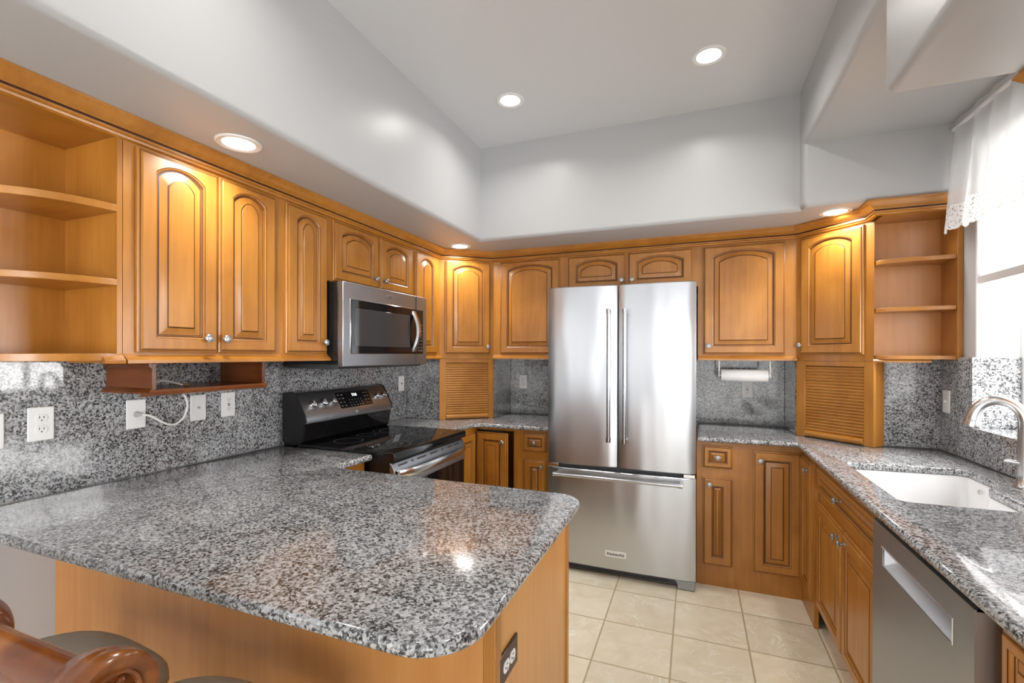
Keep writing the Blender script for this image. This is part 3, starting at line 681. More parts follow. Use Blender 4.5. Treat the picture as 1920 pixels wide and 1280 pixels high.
# backguard
ga = [(0.72, 0.90), (0.60, 0.925), (0.585, 0.94), (0.578, 1.00), (0.572, 1.034), (0.72, 1.034)]
MB().rings([[(x, y, z) for y, z in ga] for x in (0.006, RW - 0.006)], 0).build('backguard_base', GLASSB, t, bevel=0.002)
gb = [(0.715, 1.034), (0.562, 1.034), (0.560, 1.050), (0.566, 1.078), (0.632, 1.190), (0.642, 1.198), (0.660, 1.202), (0.715, 1.196)]
bgd = MB().rings([[(x, y, z) for y, z in gb] for x in (0.008, RW - 0.008)], 0).build('control_panel', STEEL, t, bevel=0.003)
mb = MB()
gc = [(0.725, 0.93), (0.59, 0.93), (0.572, 1.034), (0.556, 1.048), (0.562, 1.080), (0.630, 1.194), (0.66, 1.206), (0.725, 1.198)]
for x in (0.0, RW - 0.007): MB().rings([[(xx, y, z) for y, z in gc] for xx in (x, x + 0.007)], 0).build('end_cap', BLACK, t, bevel=0.002)
# objects lying on the sloping face: frame f(u, v) -> local
sl = Vector((0, 0.632 - 0.566, 1.190 - 1.078)); slu = sl.normalized(); fn = Vector((0, -slu.z, slu.y)); s0 = Vector((0, 0.566, 1.078))
def onface(x, v, h=0): p = s0 + slu * v + fn * h; return (x, p.y, p.z)
def facebox(name, x0, x1, v0, v1, h, mat, parent):
    vs = [onface(x, v, hh) for hh in (-0.001, h) for v in (v0, v1) for x in (x0, x1)]
    return MB().add(vs, [(0, 2, 3, 1), (4, 5, 7, 6), (0, 1, 5, 4), (2, 6, 7, 3), (0, 4, 6, 2), (1, 3, 7, 5)]).build(name, mat, parent)
tilt = math.atan2(slu.z, slu.y)
facebox('display_bezel', 0.278, 0.578, 0.011, 0.119, 0.0012, BRIGHT, bgd)
dp = facebox('display', 0.281, 0.573, 0.013, 0.1165, 0.0025, plain('display_glass', (0.008, 0.008, 0.009), 0.12), bgd)
text('11:6', dp, onface(0.435, 0.092, 0.003), (tilt, 0, 0), 0.026, CLOCK, 'clock_digits', bold=True)
mb = MB()
rk = random.Random(3)
def mark(x, v, w, h=0.0016):
    vs = [onface(xx, vv, hh) for hh in (0.0025, 0.003) for vv in (v, v + h) for xx in (x, x + w)]
    mb.add(vs, [(0, 2, 3, 1), (4, 5, 7, 6), (0, 1, 5, 4), (2, 6, 7, 3), (0, 4, 6, 2), (1, 3, 7, 5)])
for r_ in range(4):
    for c_ in range(2):
        mark(0.292 + c_ * 0.030, 0.024 + r_ * 0.024, 0.014); mark(0.292 + c_ * 0.030, 0.028 + r_ * 0.024, 0.011)
        mark(0.520 + c_ * 0.026, 0.024 + r_ * 0.024, 0.012); mark(0.520 + c_ * 0.026, 0.028 + r_ * 0.024, 0.009)
for r_ in range(3):
    for c_ in range(5): mark(0.372 + c_ * 0.026, 0.022 + r_ * 0.018, 0.005 if r_ else 0.010, 0.003)
mb.build('key_marks', KEYM, dp)
# small square maker's mark
facebox('maker_mark', 0.393, 0.397, -0.030, -0.012, 0.001, WHITE, bgd); facebox('maker_mark', 0.400, 0.411, -0.029, -0.013, 0.001, MGREY, bgd)
for x, v, r_ in ((0.085, 0.060, 0.021), (0.165, 0.062, 0.021), (0.238, 0.062, 0.016), (0.640, 0.062, 0.018), (0.705, 0.062, 0.018)):
    kb = MB(); kb.lathe([(r_ * 1.08, 0), (r_ * 1.1, 0.004), (r_, 0.006), (r_ * 0.94, 0.020), (r_ * .82, 0.023), (0.001, 0.023)], axis='z', n=28)
    kb.box(-r_ * .22, r_ * .22, -r_ * .92, r_ * .92, 0.018, 0.031)
    o = kb.build('knob', BRIGHT, bgd, bevel=0.001); o.location = onface(x, v, 0.0); o.rotation_euler = (tilt, 0, 0)
    facebox('knob_print', x - .004, x + .004, v - r_ * 1.1 - .014, v - r_ * 1.1 - .011, 0.0004, SLOT, bgd)
# oven door: sloping vent rail, black glass, broad bowed handle
od = [(0.028, 0.872), (0.020, 0.868), (0.004, 0.838), (0.004, 0.745), (0.045, 0.745), (0.045, 0.872)]
door = MB().rings([[(x, y, z) for y, z in od] for x in (0.004, RW - 0.004)], 0).build('oven_door', STEEL, t, bevel=0.002)
MB().box(0.006, RW - 0.006, 0.006, 0.045, 0.20, 0.745).build('oven_glass', GLASSB, door, bevel=0.003)
mb = MB()
e_ = Vector((0, -0.016, -0.030)).normalized(); nn = Vector((0, -e_.z * -1, 0))
def vent(x0, x1):
    vs = []
    for k in (0.35, 0.62):
        y, z = 0.020 - 0.016 * k - 0.0006, 0.868 - 0.030 * k + 0.0004
        vs += [(x0, y, z), (x1, y, z)]
    for k in (0.35, 0.62):
        y, z = 0.020 - 0.016 * k + 0.003, 0.868 - 0.030 * k - 0.002
        vs += [(x0, y, z), (x1, y, z)]
    mb.add(vs, [(0, 1, 3, 2), (4, 6, 7, 5), (0, 4, 5, 1), (2, 3, 7, 6), (0, 2, 6, 4), (1, 5, 7, 3)])
for x0, x1 in ((0.05, 0.13), (0.165, 0.185), (0.22, 0.31), (0.35, 0.43), (0.48, 0.495), (0.55, 0.60), (0.63, 0.69)): vent(x0, x1)
mb.build('vent_slots', SLOT, door)
n = 24; rs = []
for k in range(n + 1):
    s_ = k / n; x = 0.02 + 0.722 * s_; b_ = 0.044 * (1 - (2 * s_ - 1) ** 4) + 0.006; zc = 0.815
    rs.append([(x, 0.006 - b_ + 0.010, zc + 0.018), (x, 0.006 - b_, zc + 0.020), (x, 0.002 - b_, zc + 0.012), (x, 0.002 - b_, zc - 0.012), (x, 0.006 - b_, zc - 0.020), (x, 0.006 - b_ + 0.010, zc - 0.018)])
mb = MB().rings(rs, 0)
for x in (0.02, 0.722): mb.box(x, x + 0.02, -0.01, 0.006, 0.797, 0.833)
mb.build('handle', BRIGHT, door, angle=50)
MB().box(0.006, RW - 0.006, 0.006, 0.04, 0.04, 0.19).build('storage_drawer', STEEL, t, bevel=0.003)

# ---------------------------------------------------------------- microwave
t = thing('microwave', 'over-the-range stainless microwave with a curved vertical handle', 'microwave', (-1.685, 1.920, 0), R90)
MW_ = 0.805; Z0, Z1 = 1.343, 1.788
MB().box(0.003, MW_ - 0.003, 0.035, 0.105, Z0 + .012, Z1).box(0.003, MW_ - 0.003, 0.10, 0.412, Z0 + .012, Z1).build('body', BLACK, t, bevel=0.004)
ft_ = MB(); ft_.box(0, MW_, 0, 0.034, Z0, Z1); mf = ft_.build('front_frame', STEEL, t, bevel=0.004)
MB().box(0.052, 0.760, -0.0025, 0.004, 1.408, 1.703).build('window_bezel', BRIGHT, mf, bevel=0.003)
mg = MB().box(0.055, 0.757, -0.004, 0.002, 1.411, 1.700).build('glass_front', GLASSB, mf, bevel=0.003)
MB().box(0.085, 0.60, -0.0055, -0.003, 1.452, 1.655).build('viewing_window', MWGLASS, mg, bevel=0.002)
mb = MB()
for x in (0.675,): mb.box(x, x + 0.0018, -0.0047, 0, Z0 + .002, Z1 - .002)
mb.build('door_seam', SLOT, mf)
n = 24; rs = []
for k in range(n + 1):
    s_ = k / n; z = 1.425 + 0.262 * s_; b_ = 0.046 * (1 - (2 * s_ - 1) ** 2) + 0.004
    rs.append([(0.625, 0.0 - b_ + 0.012, z), (0.629, -0.003 - b_, z), (0.653, -0.003 - b_, z), (0.657, 0.0 - b_ + 0.012, z)])
MB().rings(rs, 0).build('handle', BRIGHT, mf, angle=50)
mb = MB()
for r_ in range(9):
    for c_ in range(3):
        if r_ in (7,): continue
        mb.box(0.698 + c_ * 0.018, 0.704 + c_ * 0.018, -0.0048, -0.003, 1.432 + r_ * 0.021, 1.435 + r_ * 0.021)
mb.build('key_marks', KEYM, mg)
# small swirl emblem above the window
mb = MB(); mb.tube([(0.395 + 0.030 * math.cos(a), -0.0015, 1.748 + 0.009 * math.sin(a)) for a in [0.3 + 5.2 * k / 20 for k in range(21)]], 0.0014, 6)
mb.tube([(0.375, -0.0015, 1.757), (0.380, -0.0015, 1.741), (0.386, -0.0015, 1.755), (0.392, -0.0015, 1.741), (0.398, -0.0015, 1.757)], 0.0012, 6)
mb.build('emblem', BRIGHT, mf)
hp = [(0.006, Z0 + .012), (0.05, Z0 - 0.012), (0.39, Z0 - 0.012), (0.412, Z0 + .012)]
MB().rings([[(x, y, z) for y, z in hp] for x in (0.012, MW_ - 0.012)], 0).build('vent_hood', DGREY, t, bevel=0.003)

# ---------------------------------------------------------------- dishwasher
t = thing('dishwasher', 'stainless dishwasher with a recessed pocket handle at the lower right', 'dishwasher', (0.552, 1.868, 0), -R90)
DW = 0.598
# door face with a real recess for the pocket handle (local x along the front)
hx0, hx1, hz0, hz1 = 0.086, 0.510, 0.747, 0.806
mb = MB()
mb.box(0, DW, 0, 0.004, 0.10, hz0).box(0, DW, 0, 0.004, hz1, 0.872).box(0, hx0, 0, 0.004, hz0, hz1).box(hx1, DW, 0, 0.004, hz0, hz1)
mb.box(0, 0.004, 0.004, 0.05, 0.10, 0.872).box(DW - 0.004, DW, 0.004, 0.05, 0.10, 0.872).box(0, DW, 0.004, 0.05, 0.868, 0.872)
dd = mb.build('door', STEEL, t)
mb = MB(); q = [(0.001, hz1), (0.030, hz1 - 0.004), (0.030, hz1 - 0.020), (0.003, hz0)]
mb.add([(x, y, z) for x in (hx0, hx1) for y, z in q], [(0, 4, 5, 1), (1, 5, 6, 2), (2, 6, 7, 3), (0, 1, 2, 3), (7, 6, 5, 4)])
mb.build('pocket_handle', steel('pocket_steel', (0.6, 0.6, 0.61), 0.25), dd)
mb = MB(); mb.tube([(hx0 - .003, -0.001, hz1 + .002), (hx1 + .003, -0.001, hz1 + .002)], 0.0022, 8).tube([(hx1 + .002, -0.001, hz1 + .002), (hx1 + .002, -0.001, hz0)], 0.002, 8); mb.build('handle_lip', BRIGHT, dd)
MB().box(0.004, DW - 0.004, 0.05, 0.60, 0.10, 0.872).build('body', DGREY, t)
MB().box(0.004, DW - 0.004, 0.06, 0.075, 0.0, 0.10).build('toe_kick', BLACK, t)

# ---------------------------------------------------------------- sink, faucet
t = thing('kitchen_sink', 'white undermount double-bowl kitchen sink in the right counter', 'sink', (0, 0, 0))
ho = offset(HOLE, -0.004)
def lp(d_, z): return [(x, y, z) for x, y in offset(ho, d_)]
mb = MB(); mb.rings([lp(-0.022, 0.8825), lp(0.0, 0.8825), lp(0.004, 0.872), lp(0.010, 0.76), lp(0.022, 0.712), lp(0.05, 0.700)], 0, cap0=False, cap1=True); mb.build('basin', CERAM, t, angle=60)
MB().box(0.672, 1.045, 2.245, 2.275, 0.702, 0.815).build('divider', CERAM, t, bevel=0.012, seg=4)
for y in (2.11, 2.42): mb = MB(); mb.lathe([(0.045, 0.7005), (0.045, 0.703), (0.038, 0.704), (0.03, 0.7015), (0.001, 0.7015)], c=(0.84, y, 0), n=28, cap0=False); mb.build('drain', BRIGHT, t)
mb = MB(); mb.lathe([(0.010, 0.0), (0.010, 0.002), (0.001, 0.003)], c=(1.085, 2.47, 0.85), axis='x', n=16); mb.build('overflow_cover', NICKEL, t)
FB = Vector((1.150, 2.31, 0.914))
t = thing('faucet', 'brushed nickel gooseneck faucet behind the sink, at the right edge', 'faucet', tuple(FB))
mb = MB(); mb.lathe([(0.032, 0.0), (0.032, 0.006), (0.027, 0.012), (0.0235, 0.05), (0.0225, 0.12), (0.0225, 0.16)], n=24); mb.build('base', NICKEL, t)
dirv = Vector((-0.9, 0.42, 0)).normalized(); path = []; rad = []
path.append(Vector((0, 0, 0.15))); rad.append(0.0225)
path.append(Vector((0, 0, 0.20))); rad.append(0.0215)
R_ = 0.070
for k in range(0, 19):
    a = PI * k / 18 * 0.97; path.append(dirv * (R_ - R_ * math.cos(a)) + Vector((0, 0, 0.235 + 0.088 * math.sin(a)))); rad.append(0.021 - 0.005 * math.sin(a) + 0.001 * k / 18 * 3)
mb = MB(); mb.tube(path, rad, 20); mb.build('spout', NICKEL, t, angle=60)
pe = path[-1]
mb = MB(); mb.tube([pe + Vector((0, 0, 0.012)), pe + Vector((0, 0, 0.0)), pe + dirv * .004 + Vector((0, 0, -0.022)), pe + dirv * .006 + Vector((0, 0, -0.028))], [0.0205, 0.0235, 0.027, 0.0265], 20); mb.build('spray_head', NICKEL, t)
mb = MB(); mb.tube([(0, -0.01, 0.092), (-0.02, 0.0, 0.094), (-0.048, 0.012, 0.097), (-0.056, 0.014, 0.098)], [0.010, 0.008, 0.007, 0.004], 12); mb.build('lever', BRIGHT, t)

# ---------------------------------------------------------------- outlets, switches
def plate_thing(kind, label, loc, rz, w=0.071, h=0.116, name='outlet_plate', mat=None, rot90=False):
    """local: x right, z up, front -y; origin at plate centre"""
    t = thing(name, label, 'outlet' if kind in ('duplex', 'gfci') else 'wall plate', loc, rz, 'wall plates and outlets')
    mat = mat or WHITE
    if rot90: w, h = h, w
    p = MB().box(-w / 2, w / 2, -0.006, 0.0, -h / 2, h / 2).build('plate', mat, t, bevel=0.0025)
    if kind == 'duplex':
        for s_ in (-1, 1):
            cx, cz = (0.0195 * s_, 0) if rot90 else (0, 0.0195 * s_)
            pts = []
            for k in range(24):
                a = 2 * PI * k / 24; pts.append((cx + 0.0168 * math.cos(a), cz + max(-0.0135, min(0.0135, 0.0168 * math.sin(a)))))
            r_ = MB().rings([[(x, -0.005, z) for x, z in pts], [(x, -0.0085, z) for x, z in pts]], 0).build('receptacle', WHITE, t, bevel=0.0008)
            m_ = MB()
            for bx in ((-0.0058, 0.0058)):
                if rot90: m_.box(cx - .004, cx + .004, -0.0092, -0.008, bx - 0.001, bx + 0.001)
                else: m_.box(bx - 0.001, bx + 0.001, -0.0092, -0.008, cz - 0.001, cz + 0.0075)
            m_.lathe([(0.0024, 0.008), (0.0024, 0.0092)], c=(cx, 0, cz - 0.0075) if not rot90 else (cx - .0085, 0, 0), axis='-y', n=12)
            m_.build('slots', SLOT, r_)
        MB().lathe([(0.003, 0.005), (0.003, 0.0075), (0.0005, 0.0082)], axis='-y', n=12).build('screw', WHITE, t)
    if kind == 'gfci':
        b_ = MB().box(-0.0165, 0.0165, -0.0085, -0.005, -0.0335, 0.0335).build('receptacle', WHITE, t, bevel=0.001)
        m_ = MB()
        for cz in (-0.021, 0.021):
            m_.box(-0.0068, -0.0048, -0.0092, -0.008, cz - 0.001, cz + 0.007).box(0.0048, 0.0068, -0.0092, -0.008, cz - 0.001, cz + 0.007)
            m_.lathe([(0.0022, 0.008), (0.0022, 0.0092)], c=(0, 0, cz - 0.0065), axis='-y', n=10)
        m_.box(-0.006, 0.006, -0.0098, -0.008, -0.0065, -0.001); m_.build('slots', SLOT, b_)
        MB().box(-0.006, 0.006, -0.0098, -0.008, 0.001, 0.0065).build('reset_button', MGREY, b_)
    if kind == 'coax': MB().lathe([(0.0055, 0.005), (0.0055, 0.009), (0.0042, 0.009), (0.0042, 0.014), (0.001, 0.014)], axis='-y', n=14).build('coax_jack', NICKEL, t)
    if kind == 'cable': MB().lathe([(0.011, 0.005), (0.010, 0.012), (0.006, 0.022), (0.0055, 0.045), (0.002, 0.046)], axis='-y', n=14).build('cable_plug', plain('plug_grey', (0.45, 0.45, 0.45), 0.5), t)
    if kind == 'phone': MB().box(-0.006, 0.006, -0.0075, -0.005, -0.007, 0.007).build('jack', SLOT, t)
    if kind == 'toggle': MB().box(-0.005, 0.005, -0.016, -0.005, -0.004, 0.006).build('toggle', WHITE, t, bevel=0.002)
    if kind == 'rocker': MB().box(-0.0165, 0.0165, -0.0085, -0.005, -0.0335, 0.0335).build('rocker', WHITE, t, bevel=0.002)
    if kind not in ('duplex', 'gfci'):
        m_ = MB()
        for z in (-h / 2 + .018, h / 2 - .018): m_.lathe([(0.003, 0.005), (0.003, 0.0068), (0.0005, 0.0072)], c=(0, 0, z), axis='-y', n=10)
        m_.build('screw', WHITE, t)
    return t
XG = -2.0998
plate_thing('rocker', 'white switch plate cut by the left edge of the picture', (XG, 0.755, 1.155), R90, w=0.116)
plate_thing('duplex', 'white duplex outlet on the granite nearest the left edge', (XG, 0.905, 1.166), R90)
pc = plate_thing('cable', 'blank white wall plate with a white cable plugged into it, under the small cherry shelf', (XG, 1.199, 1.165), R90)
plate_thing('coax', 'white wall plate with one small round coaxial jack, beside the cable loop', (XG, 1.452, 1.165), R90)
plate_thing('gfci', 'white outlet with test buttons right of the coaxial plate, left of the range', (XG, 1.598, 1.165), R90)
plate_thing('phone', 'white wall plate with a small dark jack right of the range', (XG, 3.028, 1.185), R90)
plate_thing('duplex', 'white outlet on the granite between the left appliance garage and the refrigerator', (-1.342, 3.6998, 1.180), 0)
plate_thing('gfci', 'white outlet below the paper towel roll', (0.353, 3.6998, 1.165), 0)
plate_thing('toggle', 'white light switch plate on the granite at the right corner by the faucet', (1.2128, 3.045, 1.172), -R90)
plate_thing('duplex', 'dark brown metal outlet plate with white receptacles on the peninsula end', (-0.4138, 1.030, 0.680), R90, mat=BROWNP, rot90=True)

# ---------------------------------------------------------------- hanging cherry shelf and its cable
t = thing('under_cabinet_shelf', 'small dark cherry shelf hung under the left wall cabinets', 'shelf', (0, 0, 0))
xf, xb_, ya, yb = -1.823, -2.095, 1.095, 1.570
for y in (ya, yb - 0.014):
    p = MB().box(xb_, xf, y, y + 0.014, 1.277, 1.372).build('side_panel', CHERRY, t, bevel=0.001)
sweep([(xb_, ya), (xf, ya), ], [(-0.0, 1.372), (0.010, 1.372), (0.012, 1.366), (0.006, 1.358), (0, 1.354)], 'top_molding', CHERRY, t)
sweep([(xb_ , ya), (xf + .004, ya)], [(0, 1.283), (0.004, 1.281), (0.012, 1.272), (0.016, 1.268), (0.016, 1.262), (0, 1.262)], 'bottom_molding', CHERRY, t)
MB().box(xb_, xf + 0.006, ya - 0.002, yb + 0.002, 1.262, 1.277).build('shelf_board', CHERRY, t, bevel=0.002)
sweep([(xf + .004, ya - 0.012), (xf + .004, yb + .002)], [(0.0, 1.277), (0.006, 1.277), (0.008, 1.270), (0.004, 1.258), (-0.02, 1.252), (-0.05, 1.252), (-0.05, 1.262), (0, 1.262)], 'front_molding', CHERRY, t)
def catmull(P, n=10):
    P = [Vector(p) for p in P]; Q = [P[0]] + P + [P[-1]]; out = []
    for i in range(1, len(Q) - 2):
        for k in range(n):
            s_ = k / n; a, b, c_, d_ = Q[i - 1], Q[i], Q[i + 1], Q[i + 2]
            out.append(0.5 * ((2 * b) + (c_ - a) * s_ + (2 * a - 5 * b + 4 * c_ - d_) * s_ ** 2 + (3 * b - a - 3 * c_ + d_) * s_ ** 3))
    out.append(P[-1]); return out
cab = catmull([(-2.056, 1.199, 1.165), (-2.040, 1.222, 1.156), (-2.038, 1.25, 1.136), (-2.038, 1.286, 1.115), (-2.040, 1.320, 1.113), (-2.040, 1.350, 1.137), (-2.042, 1.367, 1.180), (-2.05, 1.365, 1.220), (-2.075, 1.352, 1.250)])
o = MB().tube(cab, 0.0042, 10).build('cable', plain('white_cable', (0.78, 0.78, 0.76), 0.4)); tag(o, 'white cable looping from the wall plate up behind the cherry shelf', 'cable')
cab = catmull([(-1.93, 1.112, 1.284), (-1.93, 1.16, 1.296), (-1.93, 1.20, 1.302), (-1.925, 1.235, 1.294), (-1.905, 1.258, 1.284)])
o = MB().tube(cab, 0.0038, 10).tube([(q.x - 0.012, q.y * .99 + .01, q.z + 0.003) for q in cab[:-8]], 0.0038, 10).build('coiled_cable', plain('grey_cable', (0.6, 0.6, 0.58), 0.4))
tag(o, 'coiled end of cable with a metal plug lying on the cherry shelf', 'cable')
MB().tube([(-1.905, 1.258, 1.284), (-1.897, 1.276, 1.284)], 0.0052, 12).build('metal_plug', plain('brass', (0.5, 0.3, 0.15), 0.3, 1.0), o)

# ---------------------------------------------------------------- paper towel holder
t = thing('paper_towel_holder', 'white paper towel holder mounted under the cabinet right of the refrigerator', 'paper towel holder', (0.305, 3.40, 0))
mb = MB().box(-0.155, 0.155, -0.02, 0.02, 1.370, 1.3745)
for s_ in (-1, 1): mb.box(s_ * 0.150 - 0.005, s_ * 0.150 + 0.005, -0.012, 0.012, 1.262, 1.371)
for s_ in (-1, 1): mb.lathe([(0.016, -0.006), (0.016, 0.006)], c=(s_ * .150, 0, 1.274), axis='x', n=20)
mb.build('bracket', WHITE, t, bevel=0.002)
mb = MB(); mb.lathe([(0.008, -0.15), (0.008, 0.15)], c=(0, 0, 1.274), axis='x', n=16); mb.build('rod', WHITE, t)
mb = MB(); mb.lathe([(0.019, -0.138), (0.039, -0.138), (0.040, -0.136), (0.040, 0.136), (0.039, 0.138), (0.019, 0.138)], axis='x', n=36)
o = mb.build('paper_towel_roll', PAPER); o.location = (0.305, 3.40, 1.274); tag(o, 'white paper towel roll on the holder under the cabinet', 'paper towels')

# ---------------------------------------------------------------- blind and lace valance
t = thing('cellular_shade', 'white pleated cellular shade half lowered in the sink window', 'blind', (0, 0, 0))
prof = []; zt_, zb_ = 2.385, 1.778; n = 34
for k in range(n + 1):
    z = zb_ + (zt_ - zb_) * k / n; prof.append((1.241 + (0.006 if k % 2 else 0.0), z))
for k in range(n, -1, -1):
    z = zb_ + (zt_ - zb_) * k / n; prof.append((1.262 - (0.006 if k % 2 else 0.0), z))
MB().rings([[(x, y, z) for x, z in prof] for y in (WY0 + .016, WY1 - .016)], 0).build('pleated_fabric', BLINDM, t, angle=20)
MB().box(1.238, 1.266, WY0 + .014, WY1 - .014, 1.742, 1.778).build('bottom_rail', plain('rail_grey', (0.62, 0.62, 0.62), 0.4), t, bevel=0.003)
t = thing('lace_valance', 'sheer white window valance with a scalloped lace hem', 'curtain', (0, 0, 0))
YV0, YV1 = 1.82, 2.858
def vx(y, z):
    k = (2.50 - z) / 0.5; k = max(0, min(1, k)); ph = (y - YV0)
    return 1.165 - 0.03 * k + (0.006 + 0.014 * k) * math.sin(ph * 42 + 1.2 * math.sin(ph * 9)) + 0.006 * k * math.sin(ph * 95)
def hem(y): return 1.992 + 0.018 * (1 - abs(math.sin((y - YV0) * PI / 0.052)) ** 0.7) + 0.006 * math.sin(y * 30)
def cloth(name, zf0, zf1, nz, mat):
    ny = 300; vs = []; fs = []
    for i in range(ny + 1):
        y = YV0 + (YV1 - YV0) * i / ny; a, b = zf0(y), zf1(y)
        for j in range(nz + 1):
            z = a + (b - a) * j / nz; vs.append((vx(y, z), y, z))
    for i in range(ny):
        for j in range(nz): q = i * (nz + 1) + j; fs.append((q, q + nz + 1, q + nz + 2, q + 1))
    me = bpy.data.meshes.new(name); me.from_pydata(vs, [], fs); me.materials.append(mat)
    uv = me.uv_layers.new(name='UVMap')
    for l in me.loops: p = vs[l.vertex_index]; uv.data[l.index].uv = (p[1], p[2])
    for p in me.polygons: p.use_smooth = True
    o = bpy.data.objects.new(name, me); COL.objects.link(o); o.parent = t; return o
cloth('sheer_fabric', lambda y: 2.115, lambda y: 2.53, 14, SHEER)
cloth('lace_hem', hem, lambda y: 2.115, 8, LACE)
mb = MB(); mb.tube([(1.165, YV0 - .01, 2.495), (1.165, YV1 + .015, 2.495)], 0.010, 12); mb.build('curtain_rod', PAINTL, t)

# ---------------------------------------------------------------- recessed ceiling lights
def can(x, y, z, label, r=0.078, w=1.0):
    t = thing('recessed_light', label, 'ceiling light', (x, y, z), 0, 'recessed can lights')
    mb = MB(); mb.lathe([(r, -0.0), (r, -0.003), (r - 0.004, -0.006), (r * 0.76, -0.005), (r * 0.70, -0.002), (r * 0.70, 0.0)], n=40, cap0=False, cap1=False); mb.build('trim_ring', WHITE, t)
    mb = MB(); mb.lathe([(r * 0.71, -0.0025), (r * 0.6, -0.0035), (0.001, -0.004)], n=40, cap0=False); mb.build('lens', LENS, t)
    l = bpy.data.lights.new('lamp', 'AREA'); l.shape = 'DISK'; l.size = r * 1.3; l.energy = CAN_W * w; l.color = (1, 0.97, 0.92); l.spread = math.radians(150)
    o = bpy.data.objects.new('lamp', l); COL.objects.link(o); o.parent = t; o.location = (0, 0, -0.012)
can(-0.975, 2.459, ZT, 'round recessed light in the raised ceiling, the left one of the two')
can(0.062, 2.436, ZT, 'round recessed light in the raised ceiling, the right one of the two')
can(-1.596, 1.258, ZS, 'large-looking recessed light in the left soffit above the tall arched doors')
can(-1.597, 3.036, ZS, 'recessed light in the soffit over the left diagonal corner cabinet')
can(0.723, 3.045, ZS, 'recessed light in the soffit over the right diagonal corner cabinet')
can(-0.975, 0.9, ZT, 'recessed light in the raised ceiling behind the photographer, left'); can(0.062, 0.9, ZT, 'recessed light in the raised ceiling behind the photographer, right')

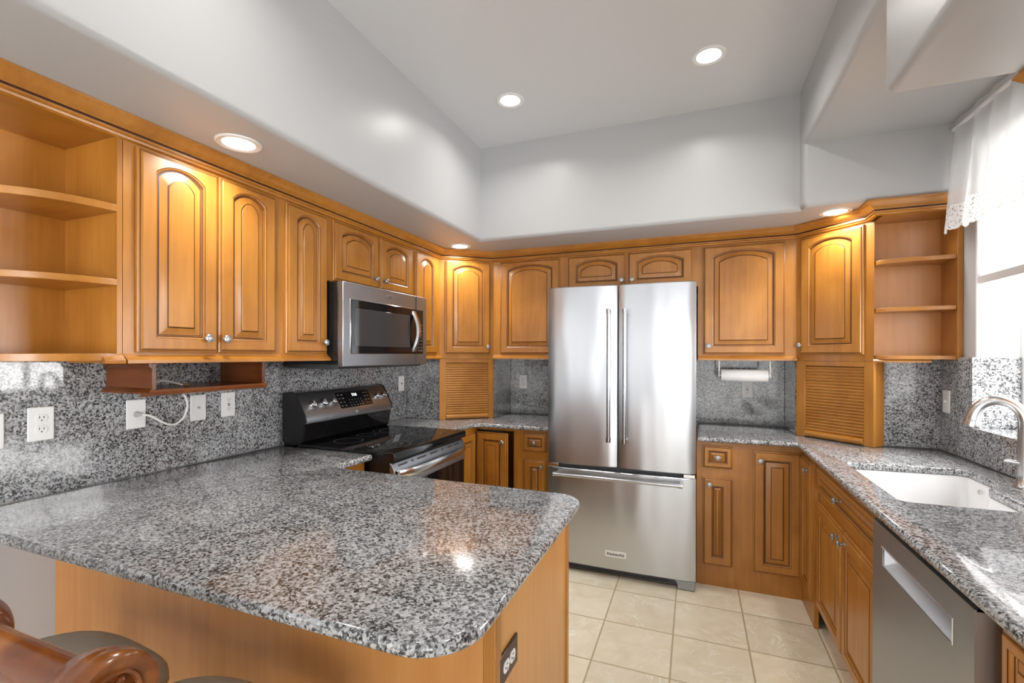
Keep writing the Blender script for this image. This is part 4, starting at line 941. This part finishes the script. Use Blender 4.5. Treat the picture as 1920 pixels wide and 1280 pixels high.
# ---------------------------------------------------------------- bar stools
def stool(cx, cy, label, rz=0.0):
    t = thing('bar_stool', label, 'stool', (cx, cy, 0), rz, 'carved bar stools')
    # seat: domed rounded square
    n = 48; rs = []
    def sq(rad, z, lift=0.0):
        pts = []
        for k in range(n):
            a = 2 * PI * k / n; c_, s_ = math.cos(a), math.sin(a); m = (abs(c_) ** 4.5 + abs(s_) ** 4.5) ** (-1 / 4.5)
            cr = max(0, (m - 1.0)) / 0.18
            pts.append((rad * m * c_ * 1.045, rad * m * s_ * 1.0, z - lift * cr))
        return pts
    for rad, z, lf in ((0.208, 0.590, 0), (0.222, 0.610, 0.002), (0.229, 0.636, 0.006), (0.226, 0.658, 0.010), (0.212, 0.676, 0.013), (0.18, 0.690, 0.012), (0.12, 0.700, 0.006), (0.06, 0.705, 0.002), (0.01, 0.706, 0)): rs.append(sq(rad, z, lf))
    MB().rings(rs, 0).build('seat_cushion', SUEDE, t, angle=80)
    MB().rings([sq(0.210, 0.545), sq(0.214, 0.55), sq(0.214, 0.588), sq(0.210, 0.592)], 0).build('seat_rail', STOOLW, t)
    for sx in (-1, 1):
        for sy in (-1, 1):
            mb = MB(); mb.tube([(sx * 0.185, sy * 0.18, 0.585), (sx * 0.19, sy * 0.185, 0.45), (sx * 0.198, sy * 0.195, 0.2), (sx * 0.205, sy * 0.20, 0.0)], [0.024, 0.021, 0.017, 0.019], 14)
            mb.lathe([(0.026, 0.50), (0.029, 0.51), (0.026, 0.52)], c=(sx * 0.188, sy * 0.183, 0), n=16)
            mb.build('leg', STOOLW, t)
    for a, b in (((-.2, -.19), (.2, -.19)), ((-.2, .19), (.2, .19)), ((-.2, -.19), (-.2, .19)), ((.2, -.19), (.2, .19))):
        MB().tube([(a[0], a[1], 0.24), (b[0], b[1], 0.24)], 0.011, 10).build('stretcher', STOOLW, t)
    # back posts and scrolled top rail (rolls over backwards)
    for sx in (-1, 1):
        MB().tube([(sx * 0.185, -0.19, 0.56), (sx * 0.185, -0.185, 0.75), (sx * 0.183, -0.178, 0.93)], [0.022, 0.018, 0.02], 12).build('back_post', STOOLW, t)
    # rail: spindle between two drum scrolls
    prof = [(0.0, 0.0)]
    rl = MB(); N2 = 40; rs = []
    for k in range(N2 + 1):
        s_ = -1 + 2 * k / N2; x = 0.165 * s_; r_ = 0.029 + 0.012 * abs(s_) ** 4; dz = 0.002 * (1 - s_ * s_); ring_ = []
        for j in range(24):
            a = 2 * PI * j / 24; ring_.append((x, -0.175 - 0.018 * (1 - s_ * s_) * 0 + r_ * math.cos(a), 0.958 + dz + r_ * 1.05 * math.sin(a)))
        rs.append(ring_)
    rl.rings(rs, 0); rail = rl.build('top_rail', STOOLW, t, angle=80)
    for sx in (-1, 1):
        mb = MB()
        pr = [(0.034, 0.122), (0.040, 0.130), (0.045, 0.142), (0.050, 0.158), (0.053, 0.170), (0.052, 0.176), (0.054, 0.180), (0.054, 0.205), (0.051, 0.209), (0.046, 0.208), (0.040, 0.204), (0.034, 0.203), (0.032, 0.206), (0.029, 0.205), (0.026, 0.199), (0.001, 0.199)]
        mb.lathe([(r_, h_ * sx) for r_, h_ in pr], c=(0, -0.175, 0.965), axis='x', n=40)
        sc = mb.build('scroll', STOOLW, rail, angle=60)
        mb = MB()
        for k in range(6):
            a = 2 * PI * k / 6; dy, dz = math.cos(a), math.sin(a)
            c_ = Vector((sx * 0.200, -0.175 + dy * 0.016, 0.965 + dz * 0.016)); rs = []
            for q in range(7):
                th = PI * q / 6; rr = 0.0062 * math.sin(th) + 0.0002; off = -0.011 * math.cos(th)
                cc = c_ + Vector((0, dy, dz)) * off; tn = Vector((0, -dz, dy))
                rs.append([tuple(cc + tn * rr * math.cos(2 * PI * j / 10) + Vector((sx, 0, 0)) * rr * 0.9 * math.sin(2 * PI * j / 10)) for j in range(10)])
            mb.rings(rs, 0)
        mb.lathe([(0.006, 0.197 * sx), (0.006, 0.203 * sx), (0.001, 0.207 * sx)], c=(0, -0.175, 0.965), axis='x', n=14)
        mb.build('rosette', STOOLW, sc, angle=80)
    # back splat
    mb = MB(); mb.box(-0.165, 0.165, -0.186, -0.170, 0.80, 0.93); mb.build('back_splat', STOOLW, t, bevel=0.004)
    return t
stool(-1.375, 0.545, 'carved wooden bar stool with taupe seat, tucked under the counter at the lower left')
stool(-0.895, 0.545, 'second carved wooden bar stool, its scrolled back rail filling the lower left corner')
